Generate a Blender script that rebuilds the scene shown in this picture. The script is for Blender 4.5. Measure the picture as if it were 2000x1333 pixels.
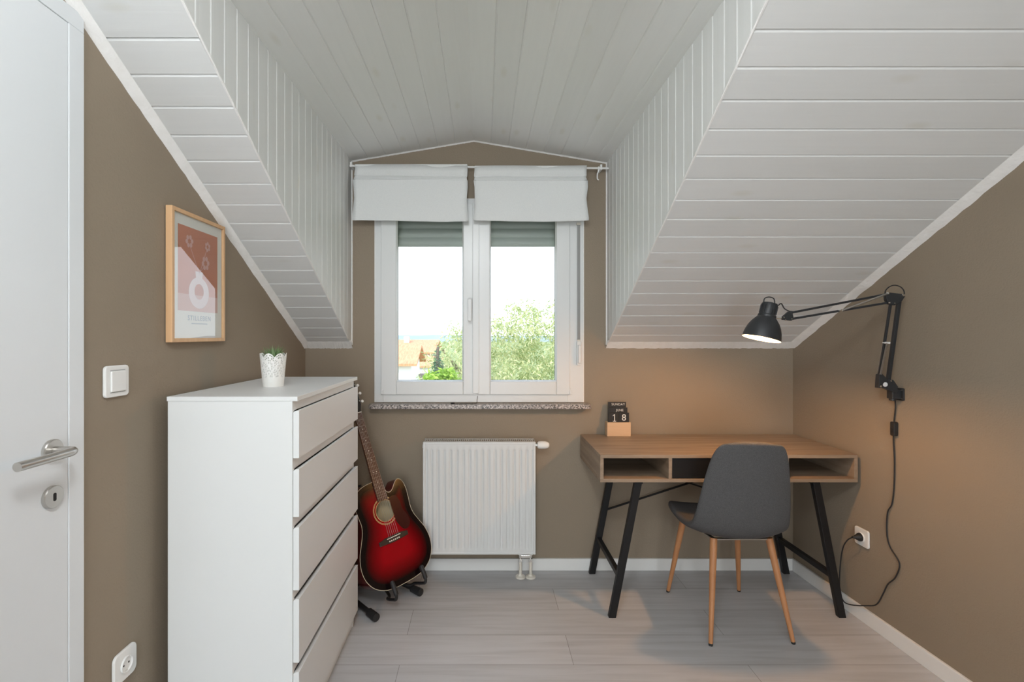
import bpy, bmesh, math, random
from mathutils import Vector, Matrix
random.seed(7)
for o in list(bpy.data.objects): bpy.data.objects.remove(o)
S = bpy.context.scene
COL = S.collection
PI = math.pi
# ------------------------------------------------------------------ camera
F = 935.0; CH = 1.308; VPX, VPY = 943.0, 655.0
cam = bpy.data.cameras.new('camera'); cam_o = bpy.data.objects.new('camera', cam); COL.objects.link(cam_o)
cam_o.location = (0, 0, CH); cam_o.rotation_euler = (PI/2, 0, 0)
cam.sensor_width = 36; cam.lens = F/2000*36
cam.shift_x = (1000-VPX)/2000; cam.shift_y = -(666.5-VPY)/2000
cam.clip_start = 0.02; cam.clip_end = 3000
S.camera = cam_o
# ------------------------------------------------------------------ world, sun, rear fill light
S.view_settings.view_transform = 'Standard'; S.view_settings.look = 'None'
S.view_settings.gamma = 1; S.view_settings.exposure = 0; S.view_settings.use_curve_mapping = False
W = bpy.data.worlds.new('sky'); S.world = W; W.use_nodes = True
nt = W.node_tree; nt.nodes.clear()
wo = nt.nodes.new('ShaderNodeOutputWorld'); bg = nt.nodes.new('ShaderNodeBackground')
tc = nt.nodes.new('ShaderNodeTexCoord'); sx = nt.nodes.new('ShaderNodeSeparateXYZ'); cr = nt.nodes.new('ShaderNodeValToRGB')
nt.links.new(tc.outputs['Generated'], sx.inputs[0]); nt.links.new(sx.outputs[2], cr.inputs[0])
nt.links.new(cr.outputs[0], bg.inputs[0]); nt.links.new(bg.outputs[0], wo.inputs[0])
cr.color_ramp.elements[0].position = 0.0; cr.color_ramp.elements[0].color = (0.80, 0.86, 0.93, 1)
cr.color_ramp.elements[1].position = 0.6; cr.color_ramp.elements[1].color = (0.62, 0.76, 1.0, 1)
e = cr.color_ramp.elements.new(0.25); e.color = (0.86, 0.92, 1.0, 1)
bg.inputs[1].default_value = 2.8
def light(name, kind, loc, rot, energy, color=(1, 1, 1), **kw):
    l = bpy.data.lights.new(name, kind); l.energy = energy; l.color = color
    for k, v in kw.items(): setattr(l, k, v)
    o = bpy.data.objects.new(name, l); COL.objects.link(o); o.location = loc; o.rotation_euler = rot
    return o
light('sun', 'SUN', (0, 0, 20), (math.radians(38), math.radians(-34), 0), 3.0, (1, 0.95, 0.86), angle=0.02)
# fill light added behind the camera, just outside an invented rear glazed door
light('rear_fill_light', 'AREA', (-0.10, -2.62, 1.25), (PI/2, 0, 0), 58, (0.94, 0.975, 1.0), shape='RECTANGLE', size=1.5, size_y=2.2)
# ------------------------------------------------------------------ helpers
def root_loc(o):
    v = Vector((0, 0, 0))
    while o is not None: v += o.location; o = o.parent
    return v
def obj(name, bm, m, parent=None, smooth=None, bevel=0, seg=2, sub=0, fix=True):
    if fix: bmesh.ops.recalc_face_normals(bm, faces=bm.faces)
    if parent is not None: off = root_loc(parent)
    else:
        vs = [v.co for v in bm.verts]
        a = [min(v[i] for v in vs) for i in range(3)]; b = [max(v[i] for v in vs) for i in range(3)]
        off = Vector(((a[0]+b[0])/2, (a[1]+b[1])/2, a[2]))
    bmesh.ops.translate(bm, verts=bm.verts, vec=-off)
    me = bpy.data.meshes.new(name); bm.to_mesh(me); bm.free()
    for mm in (m if isinstance(m, (list, tuple)) else [m]): me.materials.append(mm)
    o = bpy.data.objects.new(name, me); COL.objects.link(o)
    if parent is not None: o.parent = parent
    else: o.location = off
    if smooth is not None:
        me.shade_smooth(); me.set_sharp_from_angle(angle=math.radians(smooth))
    if bevel:
        md = o.modifiers.new('bevel', 'BEVEL'); md.width = bevel; md.segments = seg; md.limit_method = 'ANGLE'; md.angle_limit = math.radians(40)
    if sub:
        md = o.modifiers.new('subdivision', 'SUBSURF'); md.levels = sub; md.render_levels = sub
    return o
def thing(name, label, cat, loc, group=None):
    o = bpy.data.objects.new(name, None); COL.objects.link(o); o.location = loc; o.empty_display_size = 0.05
    o['label'] = label; o['category'] = cat
    if group: o['group'] = group
    return o
def tag(o, label, cat, group=None):
    o['label'] = label; o['category'] = cat
    if group: o['group'] = group
    return o
def struct(name, bm, m, **kw):
    o = obj(name, bm, m, **kw); o['kind'] = 'structure'; return o
def sroot(name, label, cat, loc):
    o = thing(name, label, cat, loc); o['kind'] = 'structure'; return o
B = bmesh.new
def quad(bm, pts, mi=0):
    f = bm.faces.new([bm.verts.new(p) for p in pts]); f.material_index = mi; return f
def box(bm, x0, x1, y0, y1, z0, z1, mi=0):
    v = [bm.verts.new((x, y, z)) for z in (z0, z1) for y in (y0, y1) for x in (x0, x1)]
    for q in ((0, 2, 3, 1), (4, 5, 7, 6), (0, 1, 5, 4), (2, 6, 7, 3), (0, 4, 6, 2), (1, 3, 7, 5)):
        f = bm.faces.new([v[i] for i in q]); f.material_index = mi
    return bm
def frame_of(d, up=Vector((0, 0, 1))):
    d = d.normalized()
    if abs(d.dot(up)) > 0.98: up = Vector((0, 1, 0))
    a = d.cross(up).normalized(); b = a.cross(d).normalized()
    return a, b
def beam(bm, p, q, w, h, up=Vector((0, 0, 1))):
    p = Vector(p); q = Vector(q); a, b = frame_of(q-p, up)
    vs = []
    for c in (p, q):
        for s, t in ((-1, -1), (1, -1), (1, 1), (-1, 1)): vs.append(bm.verts.new(c+a*s*w/2+b*t*h/2))
    bm.faces.new(vs[0:4][::-1]); bm.faces.new(vs[4:8])
    for i in range(4): bm.faces.new((vs[i], vs[(i+1) % 4], vs[4+(i+1) % 4], vs[4+i]))
    return bm
def smooth_path(pts, n=8):
    pts = [Vector(p) for p in pts]; out = []
    for i in range(len(pts)-1):
        p0 = pts[max(i-1, 0)]; p1 = pts[i]; p2 = pts[i+1]; p3 = pts[min(i+2, len(pts)-1)]
        for k in range(n):
            t = k/n
            out.append(0.5*((2*p1)+(p2-p0)*t+(2*p0-5*p1+4*p2-p3)*t*t+(3*p1-p0-3*p2+p3)*t**3))
    out.append(pts[-1]); return out
def tube(bm, pts, r, n=10, closed=False):
    pts = [Vector(p) for p in pts]; N = len(pts); rs = r if isinstance(r, (list, tuple)) else [r]*N
    rings = []; a = None
    for i, p in enumerate(pts):
        if closed: d = pts[(i+1) % N]-pts[i-1]
        else: d = pts[min(i+1, N-1)]-pts[max(i-1, 0)]
        d.normalize()
        if a is None: a, b = frame_of(d)
        else:
            a = (a-d*a.dot(d)).normalized(); b = a.cross(d).normalized()
        rings.append([bm.verts.new(p+(a*math.cos(2*PI*k/n)+b*math.sin(2*PI*k/n))*rs[i]) for k in range(n)])
    for i in range(N if closed else N-1):
        A = rings[i]; C = rings[(i+1) % N]
        for k in range(n): bm.faces.new((A[k], A[(k+1) % n], C[(k+1) % n], C[k]))
    if not closed: bm.faces.new(rings[0][::-1]); bm.faces.new(rings[-1])
    return bm
def lathe(bm, prof, c, axis=(0, 0, 1), n=32, cap=False):
    c = Vector(c); ax = Vector(axis).normalized(); a, b = frame_of(ax); rings = []
    for r, h in prof:
        if r < 1e-6: rings.append([bm.verts.new(c+ax*h)])
        else: rings.append([bm.verts.new(c+ax*h+(a*math.cos(2*PI*k/n)+b*math.sin(2*PI*k/n))*r) for k in range(n)])
    for i in range(len(rings)-1):
        A, C = rings[i], rings[i+1]
        for k in range(n):
            k2 = (k+1) % n
            if len(A) == 1 and len(C) == 1: continue
            if len(A) == 1: bm.faces.new((A[0], C[k2], C[k]))
            elif len(C) == 1: bm.faces.new((A[k], A[k2], C[0]))
            else: bm.faces.new((A[k], A[k2], C[k2], C[k]))
    if cap:
        for R in (rings[0], rings[-1]):
            if len(R) > 2: bm.faces.new(R)
    return bm
def prism(bm, pts, vec):
    v = Vector(vec); A = [bm.verts.new(p) for p in pts]; C = [bm.verts.new(Vector(p)+v) for p in pts]; n = len(A)
    bm.faces.new(A); bm.faces.new(C[::-1])
    for i in range(n): bm.faces.new((A[i], A[(i+1) % n], C[(i+1) % n], C[i]))
    return bm
def rrect(cx, cy, w, h, r, n=6):
    out = []
    for sx_, sy_, a0 in ((1, 1, 0), (-1, 1, 90), (-1, -1, 180), (1, -1, 270)):
        for k in range(n+1):
            a = math.radians(a0+90*k/n); out.append((cx+sx_*(w/2-r)+r*math.cos(a), cy+sy_*(h/2-r)+r*math.sin(a)))
    return out
def text_mesh(name, body, size, M4, m, parent, extrude=0.0003, spacing=1.0):
    cu = bpy.data.curves.new(name, 'FONT'); cu.body = body; cu.size = size; cu.align_x = 'CENTER'; cu.align_y = 'CENTER'
    cu.extrude = extrude; cu.space_character = spacing
    t = bpy.data.objects.new(name+'_tmp', cu); COL.objects.link(t)
    dg = bpy.context.evaluated_depsgraph_get(); dg.update()
    me = bpy.data.meshes.new_from_object(t.evaluated_get(dg)); bpy.data.objects.remove(t)
    bm = B(); bm.from_mesh(me); bmesh.ops.transform(bm, matrix=M4, verts=bm.verts)
    return obj(name, bm, m, parent)
# ------------------------------------------------------------------ materials
def mat(name, col, rough=0.5, metal=0.0, spec=0.5, emis=None, es=0, coat=0):
    m = bpy.data.materials.new(name); m.use_nodes = True; b = m.node_tree.nodes['Principled BSDF']
    b.inputs['Base Color'].default_value = (*col, 1); b.inputs['Roughness'].default_value = rough
    b.inputs['Metallic'].default_value = metal; b.inputs['Specular IOR Level'].default_value = spec
    b.inputs['Coat Weight'].default_value = coat; b.inputs['Coat Roughness'].default_value = 0.05
    if emis: b.inputs['Emission Color'].default_value = (*emis, 1); b.inputs['Emission Strength'].default_value = es
    return m
def nd(m, t, **kw):
    n = m.node_tree.nodes.new(t)
    for k, v in kw.items():
        if k in n.inputs: n.inputs[k].default_value = v
        else: setattr(n, k, v)
    return n
def lk(m, a, b): m.node_tree.links.new(a, b)
def bsdf(m): return m.node_tree.nodes['Principled BSDF']
def noise_mat(name, c1, c2, rough, scale=(1, 1, 1), nscale=5, detail=6, bump=0.0, bscale=None, p0=0.3, p1=0.7, spec=0.5, bdist=0.002, coat=0):
    m = mat(name, c1, rough, spec=spec, coat=coat)
    t = nd(m, 'ShaderNodeNewGeometry'); mp = nd(m, 'ShaderNodeMapping'); mp.inputs['Scale'].default_value = scale
    lk(m, t.outputs['Position'], mp.inputs[0])
    n = nd(m, 'ShaderNodeTexNoise', Scale=nscale, Detail=detail); lk(m, mp.outputs[0], n.inputs['Vector'])
    r = nd(m, 'ShaderNodeValToRGB'); r.color_ramp.elements[0].position = p0; r.color_ramp.elements[1].position = p1
    r.color_ramp.elements[0].color = (*c1, 1); r.color_ramp.elements[1].color = (*c2, 1)
    lk(m, n.outputs[0], r.inputs[0]); lk(m, r.outputs[0], bsdf(m).inputs['Base Color'])
    if bump:
        n2 = n
        if bscale: n2 = nd(m, 'ShaderNodeTexNoise', Scale=bscale, Detail=3); lk(m, t.outputs['Position'], n2.inputs['Vector'])
        bp = nd(m, 'ShaderNodeBump', Strength=bump, Distance=bdist); lk(m, n2.outputs[0], bp.inputs['Height']); lk(m, bp.outputs[0], bsdf(m).inputs['Normal'])
    return m
M_wall = noise_mat('taupe_wall_paint', (0.266, 0.216, 0.160), (0.290, 0.236, 0.177), 0.75, nscale=1.3, bump=0.5, bscale=150, spec=0.25)
M_plain = mat('rear_wall_paint', (0.80, 0.79, 0.77), 0.8)
M_white = mat('white_lacquer', (0.80, 0.80, 0.79), 0.38)
M_trimw = mat('white_trim', (0.80, 0.80, 0.78), 0.5)
M_caulk = noise_mat('white_caulk', (0.80, 0.79, 0.76), (0.86, 0.85, 0.83), 0.6, nscale=30, bump=0.6, bscale=70, bdist=0.004)
M_pvc = mat('white_pvc', (0.72, 0.73, 0.72), 0.3)
M_door = mat('white_door_foil', (0.72, 0.745, 0.76), 0.35)
M_dresser = mat('white_melamine', (0.73, 0.74, 0.73), 0.4)
M_rad = mat('radiator_enamel', (0.68, 0.69, 0.68), 0.35)
M_fab = noise_mat('white_blind_fabric', (0.70, 0.71, 0.70), (0.74, 0.75, 0.735), 0.9, nscale=200, bump=0.2)
M_black = mat('black_metal', (0.010, 0.010, 0.011), 0.45, spec=0.3)
M_blackp = mat('black_rubber', (0.015, 0.015, 0.016), 0.6)
M_lampm = mat('lamp_black_paint', (0.022, 0.024, 0.027), 0.42)
M_steel = mat('brushed_steel', (0.56, 0.54, 0.51), 0.3, 1.0)
M_chrome = mat('chrome', (0.8, 0.8, 0.78), 0.15, 1.0)
M_dark = mat('dark_void', (0.01, 0.01, 0.01), 0.8)
M_seal = mat('grey_gasket', (0.18, 0.2, 0.2), 0.6)
M_cream = mat('cream_plastic', (0.74, 0.70, 0.62), 0.4)
M_shut = mat('grey_shutter_slat', (0.36, 0.40, 0.37), 0.5)
def plankmat(name, ax, pitch, phase, c=(0.715, 0.722, 0.712)):
    """white glazed spruce boards: fine grain along the board, faint tone per board, a few knots"""
    m = mat(name, c, 0.42, spec=0.45)
    g = nd(m, 'ShaderNodeNewGeometry'); sp = nd(m, 'ShaderNodeSeparateXYZ'); lk(m, g.outputs['Position'], sp.inputs[0])
    a = nd(m, 'ShaderNodeMath', operation='SUBTRACT'); lk(m, sp.outputs[ax[0]], a.inputs[0]); a.inputs[1].default_value = phase
    d = nd(m, 'ShaderNodeMath', operation='DIVIDE'); lk(m, a.outputs[0], d.inputs[0]); d.inputs[1].default_value = pitch
    f = nd(m, 'ShaderNodeMath', operation='FLOOR'); lk(m, d.outputs[0], f.inputs[0])
    wn = nd(m, 'ShaderNodeTexWhiteNoise', noise_dimensions='1D'); lk(m, f.outputs[0], wn.inputs['W'])
    mp = nd(m, 'ShaderNodeMapping'); sc = [60, 60, 60]; sc[ax[1]] = 2.2; mp.inputs['Scale'].default_value = sc
    cb = nd(m, 'ShaderNodeCombineXYZ'); add = nd(m, 'ShaderNodeVectorMath', operation='ADD')
    mul = nd(m, 'ShaderNodeMath', operation='MULTIPLY'); lk(m, wn.outputs['Value'], mul.inputs[0]); mul.inputs[1].default_value = 7
    for i in range(3): lk(m, mul.outputs[0], cb.inputs[i])
    lk(m, g.outputs['Position'], add.inputs[0]); lk(m, cb.outputs[0], add.inputs[1]); lk(m, add.outputs[0], mp.inputs[0])
    n = nd(m, 'ShaderNodeTexNoise', Scale=1.0, Detail=5, Distortion=0.6); lk(m, mp.outputs[0], n.inputs['Vector'])
    # knots
    mp2 = nd(m, 'ShaderNodeMapping'); s2 = [9, 9, 9]; s2[ax[1]] = 3.2; mp2.inputs['Scale'].default_value = s2; lk(m, add.outputs[0], mp2.inputs[0])
    v = nd(m, 'ShaderNodeTexVoronoi', Scale=1.0, Randomness=1.0); lk(m, mp2.outputs[0], v.inputs['Vector'])
    vr = nd(m, 'ShaderNodeMapRange'); vr.inputs[1].default_value = 0.05; vr.inputs[2].default_value = 0.16; vr.inputs[3].default_value = 1; vr.inputs[4].default_value = 0; lk(m, v.outputs['Distance'], vr.inputs[0])
    mx = nd(m, 'ShaderNodeMix', data_type='RGBA'); mx.inputs['A'].default_value = (c[0]*0.95, c[1]*0.95, c[2]*0.945, 1); mx.inputs['B'].default_value = (c[0]*1.06, c[1]*1.06, c[2]*1.06, 1)
    av = nd(m, 'ShaderNodeMath', operation='MULTIPLY_ADD'); lk(m, wn.outputs['Value'], av.inputs[0]); av.inputs[1].default_value = 0.45
    h = nd(m, 'ShaderNodeMath', operation='MULTIPLY'); lk(m, n.outputs[0], h.inputs[0]); h.inputs[1].default_value = 0.55; lk(m, h.outputs[0], av.inputs[2])
    lk(m, av.outputs[0], mx.inputs['Factor'])
    mx2 = nd(m, 'ShaderNodeMix', data_type='RGBA'); lk(m, mx.outputs['Result'], mx2.inputs['A']); mx2.inputs['B'].default_value = (c[0]*0.86, c[1]*0.83, c[2]*0.74, 1)
    k = nd(m, 'ShaderNodeMath', operation='MULTIPLY'); lk(m, vr.outputs[0], k.inputs[0]); k.inputs[1].default_value = 0.45; lk(m, k.outputs[0], mx2.inputs['Factor'])
    lk(m, mx2.outputs['Result'], bsdf(m).inputs['Base Color'])
    bp = nd(m, 'ShaderNodeBump', Strength=0.25, Distance=0.002); lk(m, n.outputs[0], bp.inputs['Height']); lk(m, bp.outputs[0], bsdf(m).inputs['Normal'])
    return m
# floor laminate
FX, FY, FW, FL = 0.36, 2.277, 0.19, 1.38
def floormat():
    m = mat('grey_oak_laminate', (0.5, 0.48, 0.46), 0.36, spec=0.4)
    g = nd(m, 'ShaderNodeNewGeometry'); mp = nd(m, 'ShaderNodeMapping'); mp.inputs['Location'].default_value = (-FX+20*FL, -FY+FW*41, 0)
    lk(m, g.outputs['Position'], mp.inputs[0])
    br = nd(m, 'ShaderNodeTexBrick'); br.offset = 0.5; br.offset_frequency = 2
    for k, v in (('Scale', 1), ('Mortar Size', 0.0011), ('Mortar Smooth', 0.1), ('Brick Width', FL), ('Row Height', FW), ('Bias', 0)): br.inputs[k].default_value = v
    br.inputs['Color1'].default_value = (0.495, 0.492, 0.497, 1); br.inputs['Color2'].default_value = (0.545, 0.542, 0.548, 1); br.inputs['Mortar'].default_value = (0.24, 0.23, 0.22, 1)
    lk(m, mp.outputs[0], br.inputs['Vector'])
    m2 = nd(m, 'ShaderNodeMapping'); m2.inputs['Scale'].default_value = (1.1, 16, 1); lk(m, mp.outputs[0], m2.inputs[0])
    n = nd(m, 'ShaderNodeTexNoise', Scale=2.2, Detail=7, Distortion=0.5); lk(m, m2.outputs[0], n.inputs['Vector'])
    r = nd(m, 'ShaderNodeValToRGB'); r.color_ramp.elements[0].position = 0.25; r.color_ramp.elements[0].color = (0.78, 0.77, 0.76, 1)
    r.color_ramp.elements[1].position = 0.6; r.color_ramp.elements[1].color = (1, 1, 1, 1); lk(m, n.outputs[0], r.inputs[0])
    mx = nd(m, 'ShaderNodeMix', data_type='RGBA', blend_type='MULTIPLY'); mx.inputs['Factor'].default_value = 0.8
    lk(m, br.outputs['Color'], mx.inputs['A']); lk(m, r.outputs[0], mx.inputs['B']); lk(m, mx.outputs['Result'], bsdf(m).inputs['Base Color'])
    return m
M_floor = floormat()
def oakmat(name, c1, c2, ax=0, rough=0.45):
    sc = [22, 22, 22]; sc[ax] = 1.6
    return noise_mat(name, c1, c2, rough, scale=sc, nscale=2.0, detail=8, bump=0.15, p0=0.28, p1=0.72)
M_oak = oakmat('grey_oak_desk_board', (0.205, 0.148, 0.100), (0.345, 0.262, 0.190), 0)
M_oaky = oakmat('grey_oak_desk_side', (0.205, 0.148, 0.100), (0.345, 0.262, 0.190), 1)
M_leg = oakmat('orange_beech_leg', (0.42, 0.185, 0.075), (0.52, 0.24, 0.105), 2)
M_frame = oakmat('light_oak_frame', (0.60, 0.36, 0.185), (0.68, 0.43, 0.235), 2)
M_calw = oakmat('pale_beech_block', (0.60, 0.40, 0.24), (0.66, 0.46, 0.29), 0)
M_chair = noise_mat('grey_chair_fabric', (0.070, 0.069, 0.071), (0.115, 0.113, 0.114), 0.95, nscale=420, bump=0.5, spec=0.15, bdist=0.001)
def glassmat(nm, r0):
    m = bpy.data.materials.new(nm); m.use_nodes = True; n = m.node_tree; n.nodes.clear()
    o = n.nodes.new('ShaderNodeOutputMaterial'); t = n.nodes.new('ShaderNodeBsdfTransparent'); g = n.nodes.new('ShaderNodeBsdfGlossy')
    g.inputs['Roughness'].default_value = 0.0; lw = n.nodes.new('ShaderNodeLayerWeight'); lw.inputs[0].default_value = 0.5; pw = n.nodes.new('ShaderNodeMath'); pw.operation = 'POWER'; pw.inputs[1].default_value = 4.5; fr = n.nodes.new('ShaderNodeMath'); fr.operation = 'MULTIPLY_ADD'; fr.inputs[1].default_value = 0.93; fr.inputs[2].default_value = r0; n.links.new(lw.outputs['Facing'], pw.inputs[0]); n.links.new(pw.outputs[0], fr.inputs[0])
    mx = n.nodes.new('ShaderNodeMixShader'); t.inputs[0].default_value = (0.98, 0.99, 0.985, 1)
    n.links.new(fr.outputs[0], mx.inputs[0]); n.links.new(t.outputs[0], mx.inputs[1]); n.links.new(g.outputs[0], mx.inputs[2]); n.links.new(mx.outputs[0], o.inputs[0])
    return m
M_glass = glassmat('window_glass', 0.005); M_pglass = glassmat('picture_glass', 0.12)
def granite():
    m = mat('speckled_granite', (0.4, 0.37, 0.35), 0.3)
    g = nd(m, 'ShaderNodeNewGeometry'); v = nd(m, 'ShaderNodeTexVoronoi', Scale=170, Randomness=1); lk(m, g.outputs['Position'], v.inputs['Vector'])
    r = nd(m, 'ShaderNodeValToRGB'); r.color_ramp.interpolation = 'CONSTANT'
    r.color_ramp.elements[0].color = (0.10, 0.09, 0.085, 1); r.color_ramp.elements[1].position = 0.25; r.color_ramp.elements[1].color = (0.36, 0.32, 0.295, 1)
    e = r.color_ramp.elements.new(0.6); e.color = (0.55, 0.50, 0.47, 1); e = r.color_ramp.elements.new(0.85); e.color = (0.26, 0.22, 0.20, 1)
    s = nd(m, 'ShaderNodeSeparateColor'); lk(m, v.outputs['Color'], s.inputs[0]); lk(m, s.outputs[0], r.inputs[0]); lk(m, r.outputs[0], bsdf(m).inputs['Base Color'])
    return m
M_granite = granite()
# ------------------------------------------------------------------ room shell
YB = 2.668                                  # inner face of the wall with the window
XL = lambda y: -0.989-0.010*(YB-y)          # left wall
XR = lambda y: 1.7286+0.0283*(YB-y)         # right wall
H0, SL = 1.25, 0.583
slope = lambda y: H0+SL*(YB-y)
CXL, CXR = -0.730, 0.690                    # dormer cheeks
DE, DR, RX = 2.275, 2.392, -0.05            # dormer eaves, ridge
dorm = lambda x: DR-(DR-DE)*abs(x-RX)/(0.70)
YR = -2.45; HC = 2.45
bm = B(); box(bm, -1.3, 2.2, YR-0.3, YB+0.3, -0.15, 0); struct('floor', bm, M_floor)
# front wall (with the window), hole for the window
WX0, WX1, WZ0, WZ1 = -0.599, 0.559, 0.934, 2.064
bm = B()
for (a, b, c, d) in ((-1.3, WX0, -0.1, 2.6), (WX1, 2.2, -0.1, 2.6), (WX0, WX1, -0.1, WZ0), (WX0, WX1, WZ1, 2.6)):
    box(bm, a, b, YB, YB+0.26, c, d)
struct('wall_front', bm, M_wall)
bm = B(); prism(bm, [(XL(YB+0.02), YB+0.02, -0.1), (XL(YR-0.1), YR-0.1, -0.1), (-1.3, YR-0.1, -0.1), (-1.3, YB+0.02, -0.1)], (0, 0, 2.8)); struct('wall_left', bm, M_wall)
bm = B(); prism(bm, [(XR(YB+0.02), YB+0.02, -0.1), (2.2, YB+0.02, -0.1), (2.2, YR-0.1, -0.1), (XR(YR-0.1), YR-0.1, -0.1)], (0, 0, 2.8)); struct('wall_right', bm, M_wall)
# unseen rear wall, its glazed door opening added to let the fill light in
RX0, RX1, RZ1 = -0.85, 0.65, 2.3
bm = B()
for (a, b, c, d) in ((-1.3, RX0, -0.1, 2.7), (RX1, 2.3, -0.1, 2.7), (RX0, RX1, RZ1, 2.7)): box(bm, a, b, YR-0.12, YR, c, d)
struct('wall_rear', bm, M_plain)
bm = B()
for (a, b) in ((RX0, RX0+0.07), ((RX0+RX1)/2-0.05, (RX0+RX1)/2+0.05), (RX1-0.07, RX1)): box(bm, a, b, YR-0.10, YR-0.03, 0.0, RZ1)
for (a, b) in ((0.0, 0.09), (RZ1-0.07, RZ1)): box(bm, RX0+0.07, RX1-0.07, YR-0.10, YR-0.03, a, b)
rw = struct('added_rear_window', bm, M_pvc)
bm = B(); quad(bm, [(RX0+0.06, YR-0.065, 0.08), (RX1-0.06, YR-0.065, 0.08), (RX1-0.06, YR-0.065, RZ1-0.06), (RX0+0.06, YR-0.065, RZ1-0.06)]); obj('window_glass', bm, M_glass, rw)
# board profile: flat face, undercut, ramp back
def prof(a, b, pitch, phase, w=0.008, d=0.005):
    """points (t, depth) from a to b, grooves end at phase+k*pitch"""
    out = [(a, 0.0)]; k = math.ceil((a-phase)/pitch+0.001)
    while phase+k*pitch < b-w:
        t = phase+k*pitch
        if t-w > a+0.001: out += [(t-w, 0.0), (t-w+0.0012, d), (t, 0.0)]
        k += 1
    out.append((b, 0.0)); return out
cs, sn = math.cos(math.atan(SL)), math.sin(math.atan(SL))
def slope_side(name, x0, x1, phase):
    m = plankmat(name+'_boards', (1, 0), 0.0838, phase)
    bm = B(); P = prof(0.55, YB+0.03, 0.0838, phase)
    A = [(bm.verts.new((x0, t+d*sn, slope(t)+d*cs)), bm.verts.new((x1, t+d*sn, slope(t)+d*cs))) for t, d in P]
    for i in range(len(A)-1): bm.faces.new((A[i][0], A[i][1], A[i+1][1], A[i+1][0]))
    bm.normal_update()
    for f in bm.faces:
        if f.normal.z > 0: f.normal_flip()
    return struct(name, bm, m, fix=False)
slope_side('ceiling_left_slope', -1.08, CXL, 2.591)
slope_side('ceiling_right_slope', CXR, 1.90, 2.5726)
bm = B(); box(bm, -1.3, 2.2, YR-0.2, 0.72, HC, HC+0.1)
# closing strip of slope between the cheeks above the dormer
quad(bm, [(CXL-0.02, 0.95, slope(0.95)+0.008), (CXR+0.02, 0.95, slope(0.95)+0.008), (CXR+0.02, 0.55, slope(0.55)+0.008), (CXL-0.02, 0.55, slope(0.55)+0.008)])
struct('ceiling', bm, M_trimw)
def cheek(name, X, s, phase, pitch=0.0685):
    m = plankmat(name+'_boards', (1, 2), pitch, phase, (0.74, 0.75, 0.735))
    bm = B(); P = prof(0.70, YB+0.03, pitch, phase, w=0.0075, d=0.004)
    A = [(bm.verts.new((X-s*d, t, slope(t)-(0.0 if t < YB-0.05 else 0.012))), bm.verts.new((X-s*d, t, 2.45))) for t, d in P]
    for i in range(len(A)-1): bm.faces.new((A[i][0], A[i][1], A[i+1][1], A[i+1][0]))
    bm.normal_update()
    for f in bm.faces:
        if f.normal.x*s < 0: f.normal_flip()
    return struct(name, bm, m, fix=False)
cheek('wall_dormer_left', CXL, 1, 1.2188)
cheek('wall_dormer_right', CXR, -1, 1.233, 0.0690)
# dormer ceiling: two shallow pitches of boards that run in depth
m = plankmat('dormer_ceiling_boards', (0, 1), 0.097, RX+0.0, (0.76, 0.765, 0.745))
bm = B()
P = prof(CXL-0.03, RX, 0.097, RX-0.0, 0.007, 0.0028)+prof(RX, CXR+0.03, 0.097, RX+0.10, 0.007, 0.0028)
A = [(bm.verts.new((t, 0.6, dorm(t)+d)), bm.verts.new((t, YB+0.02, dorm(t)+d))) for t, d in P]
for i in range(len(A)-1):
    if (A[i][0].co-A[i+1][0].co).length > 1e-6: bm.faces.new((A[i][0], A[i][1], A[i+1][1], A[i+1][0]))
bm.normal_update()
for f in bm.faces:
    if f.normal.z > 0: f.normal_flip()
struct('ceiling_dormer', bm, m, fix=False)
# outer roof skin keeps daylight out above the boards
bm = B()
for x0, x1 in ((-1.3, CXL-0.03), (CXR+0.03, 2.2)):
    prism(bm, [(x0, 0.4, slope(0.4)+0.06), (x0, YB+0.6, slope(YB+0.6)+0.06), (x0, YB+0.6, slope(YB+0.6)+0.2), (x0, 0.4, slope(0.4)+0.2)], (x1-x0, 0, 0))
prism(bm, [(CXL-0.3, 0.0, dorm(CXL)+0.04), (RX, 0.0, DR+0.09), (CXR+0.3, 0.0, dorm(CXR)+0.04), (CXR+0.3, 0.0, dorm(CXR)+0.15), (RX, 0.0, DR+0.22), (CXL-0.3, 0.0, dorm(CXL)+0.15)], (0, YB+0.45, 0))
for x0 in (CXL-0.16, CXR+0.04): prism(bm, [(x0, 0.9, slope(0.9)+0.03), (x0, YB+0.02, slope(YB+0.02)+0.03), (x0, YB+0.02, 2.4), (x0, 0.9, 2.4)], (0.12, 0, 0))
box(bm, -1.3, 2.2, YR-0.2, 0.75, HC+0.1, HC+0.25)
o = struct('ceiling_roof_outside', bm, M_plain)
# glowing globe added above the camera, out of view, to brighten the room
t = thing('fill_globe', 'added white glowing globe hanging from the ceiling, unseen fill light', 'lamp', (-0.10, 0.12, 2.20))
bm = B(); lathe(bm, [(0.13*math.sin(PI*k/20), -0.13*math.cos(PI*k/20)) for k in range(21)], (-0.10, 0.12, 2.20), n=32); obj('globe', bm, mat('fill_globe_glow', (0.9, 0.9, 0.9), 0.4, emis=(0.93, 0.97, 1.0), es=62), t, smooth=60)
bm = B(); tube(bm, [(-0.10, 0.12, 2.325), (-0.10, 0.12, HC-0.03)], 0.004, 8); lathe(bm, [(0, 0), (0.05, 0), (0.05, -0.03), (0, -0.03)], (-0.10, 0.12, HC), n=24); obj('suspension', bm, M_trimw, t)
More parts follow.
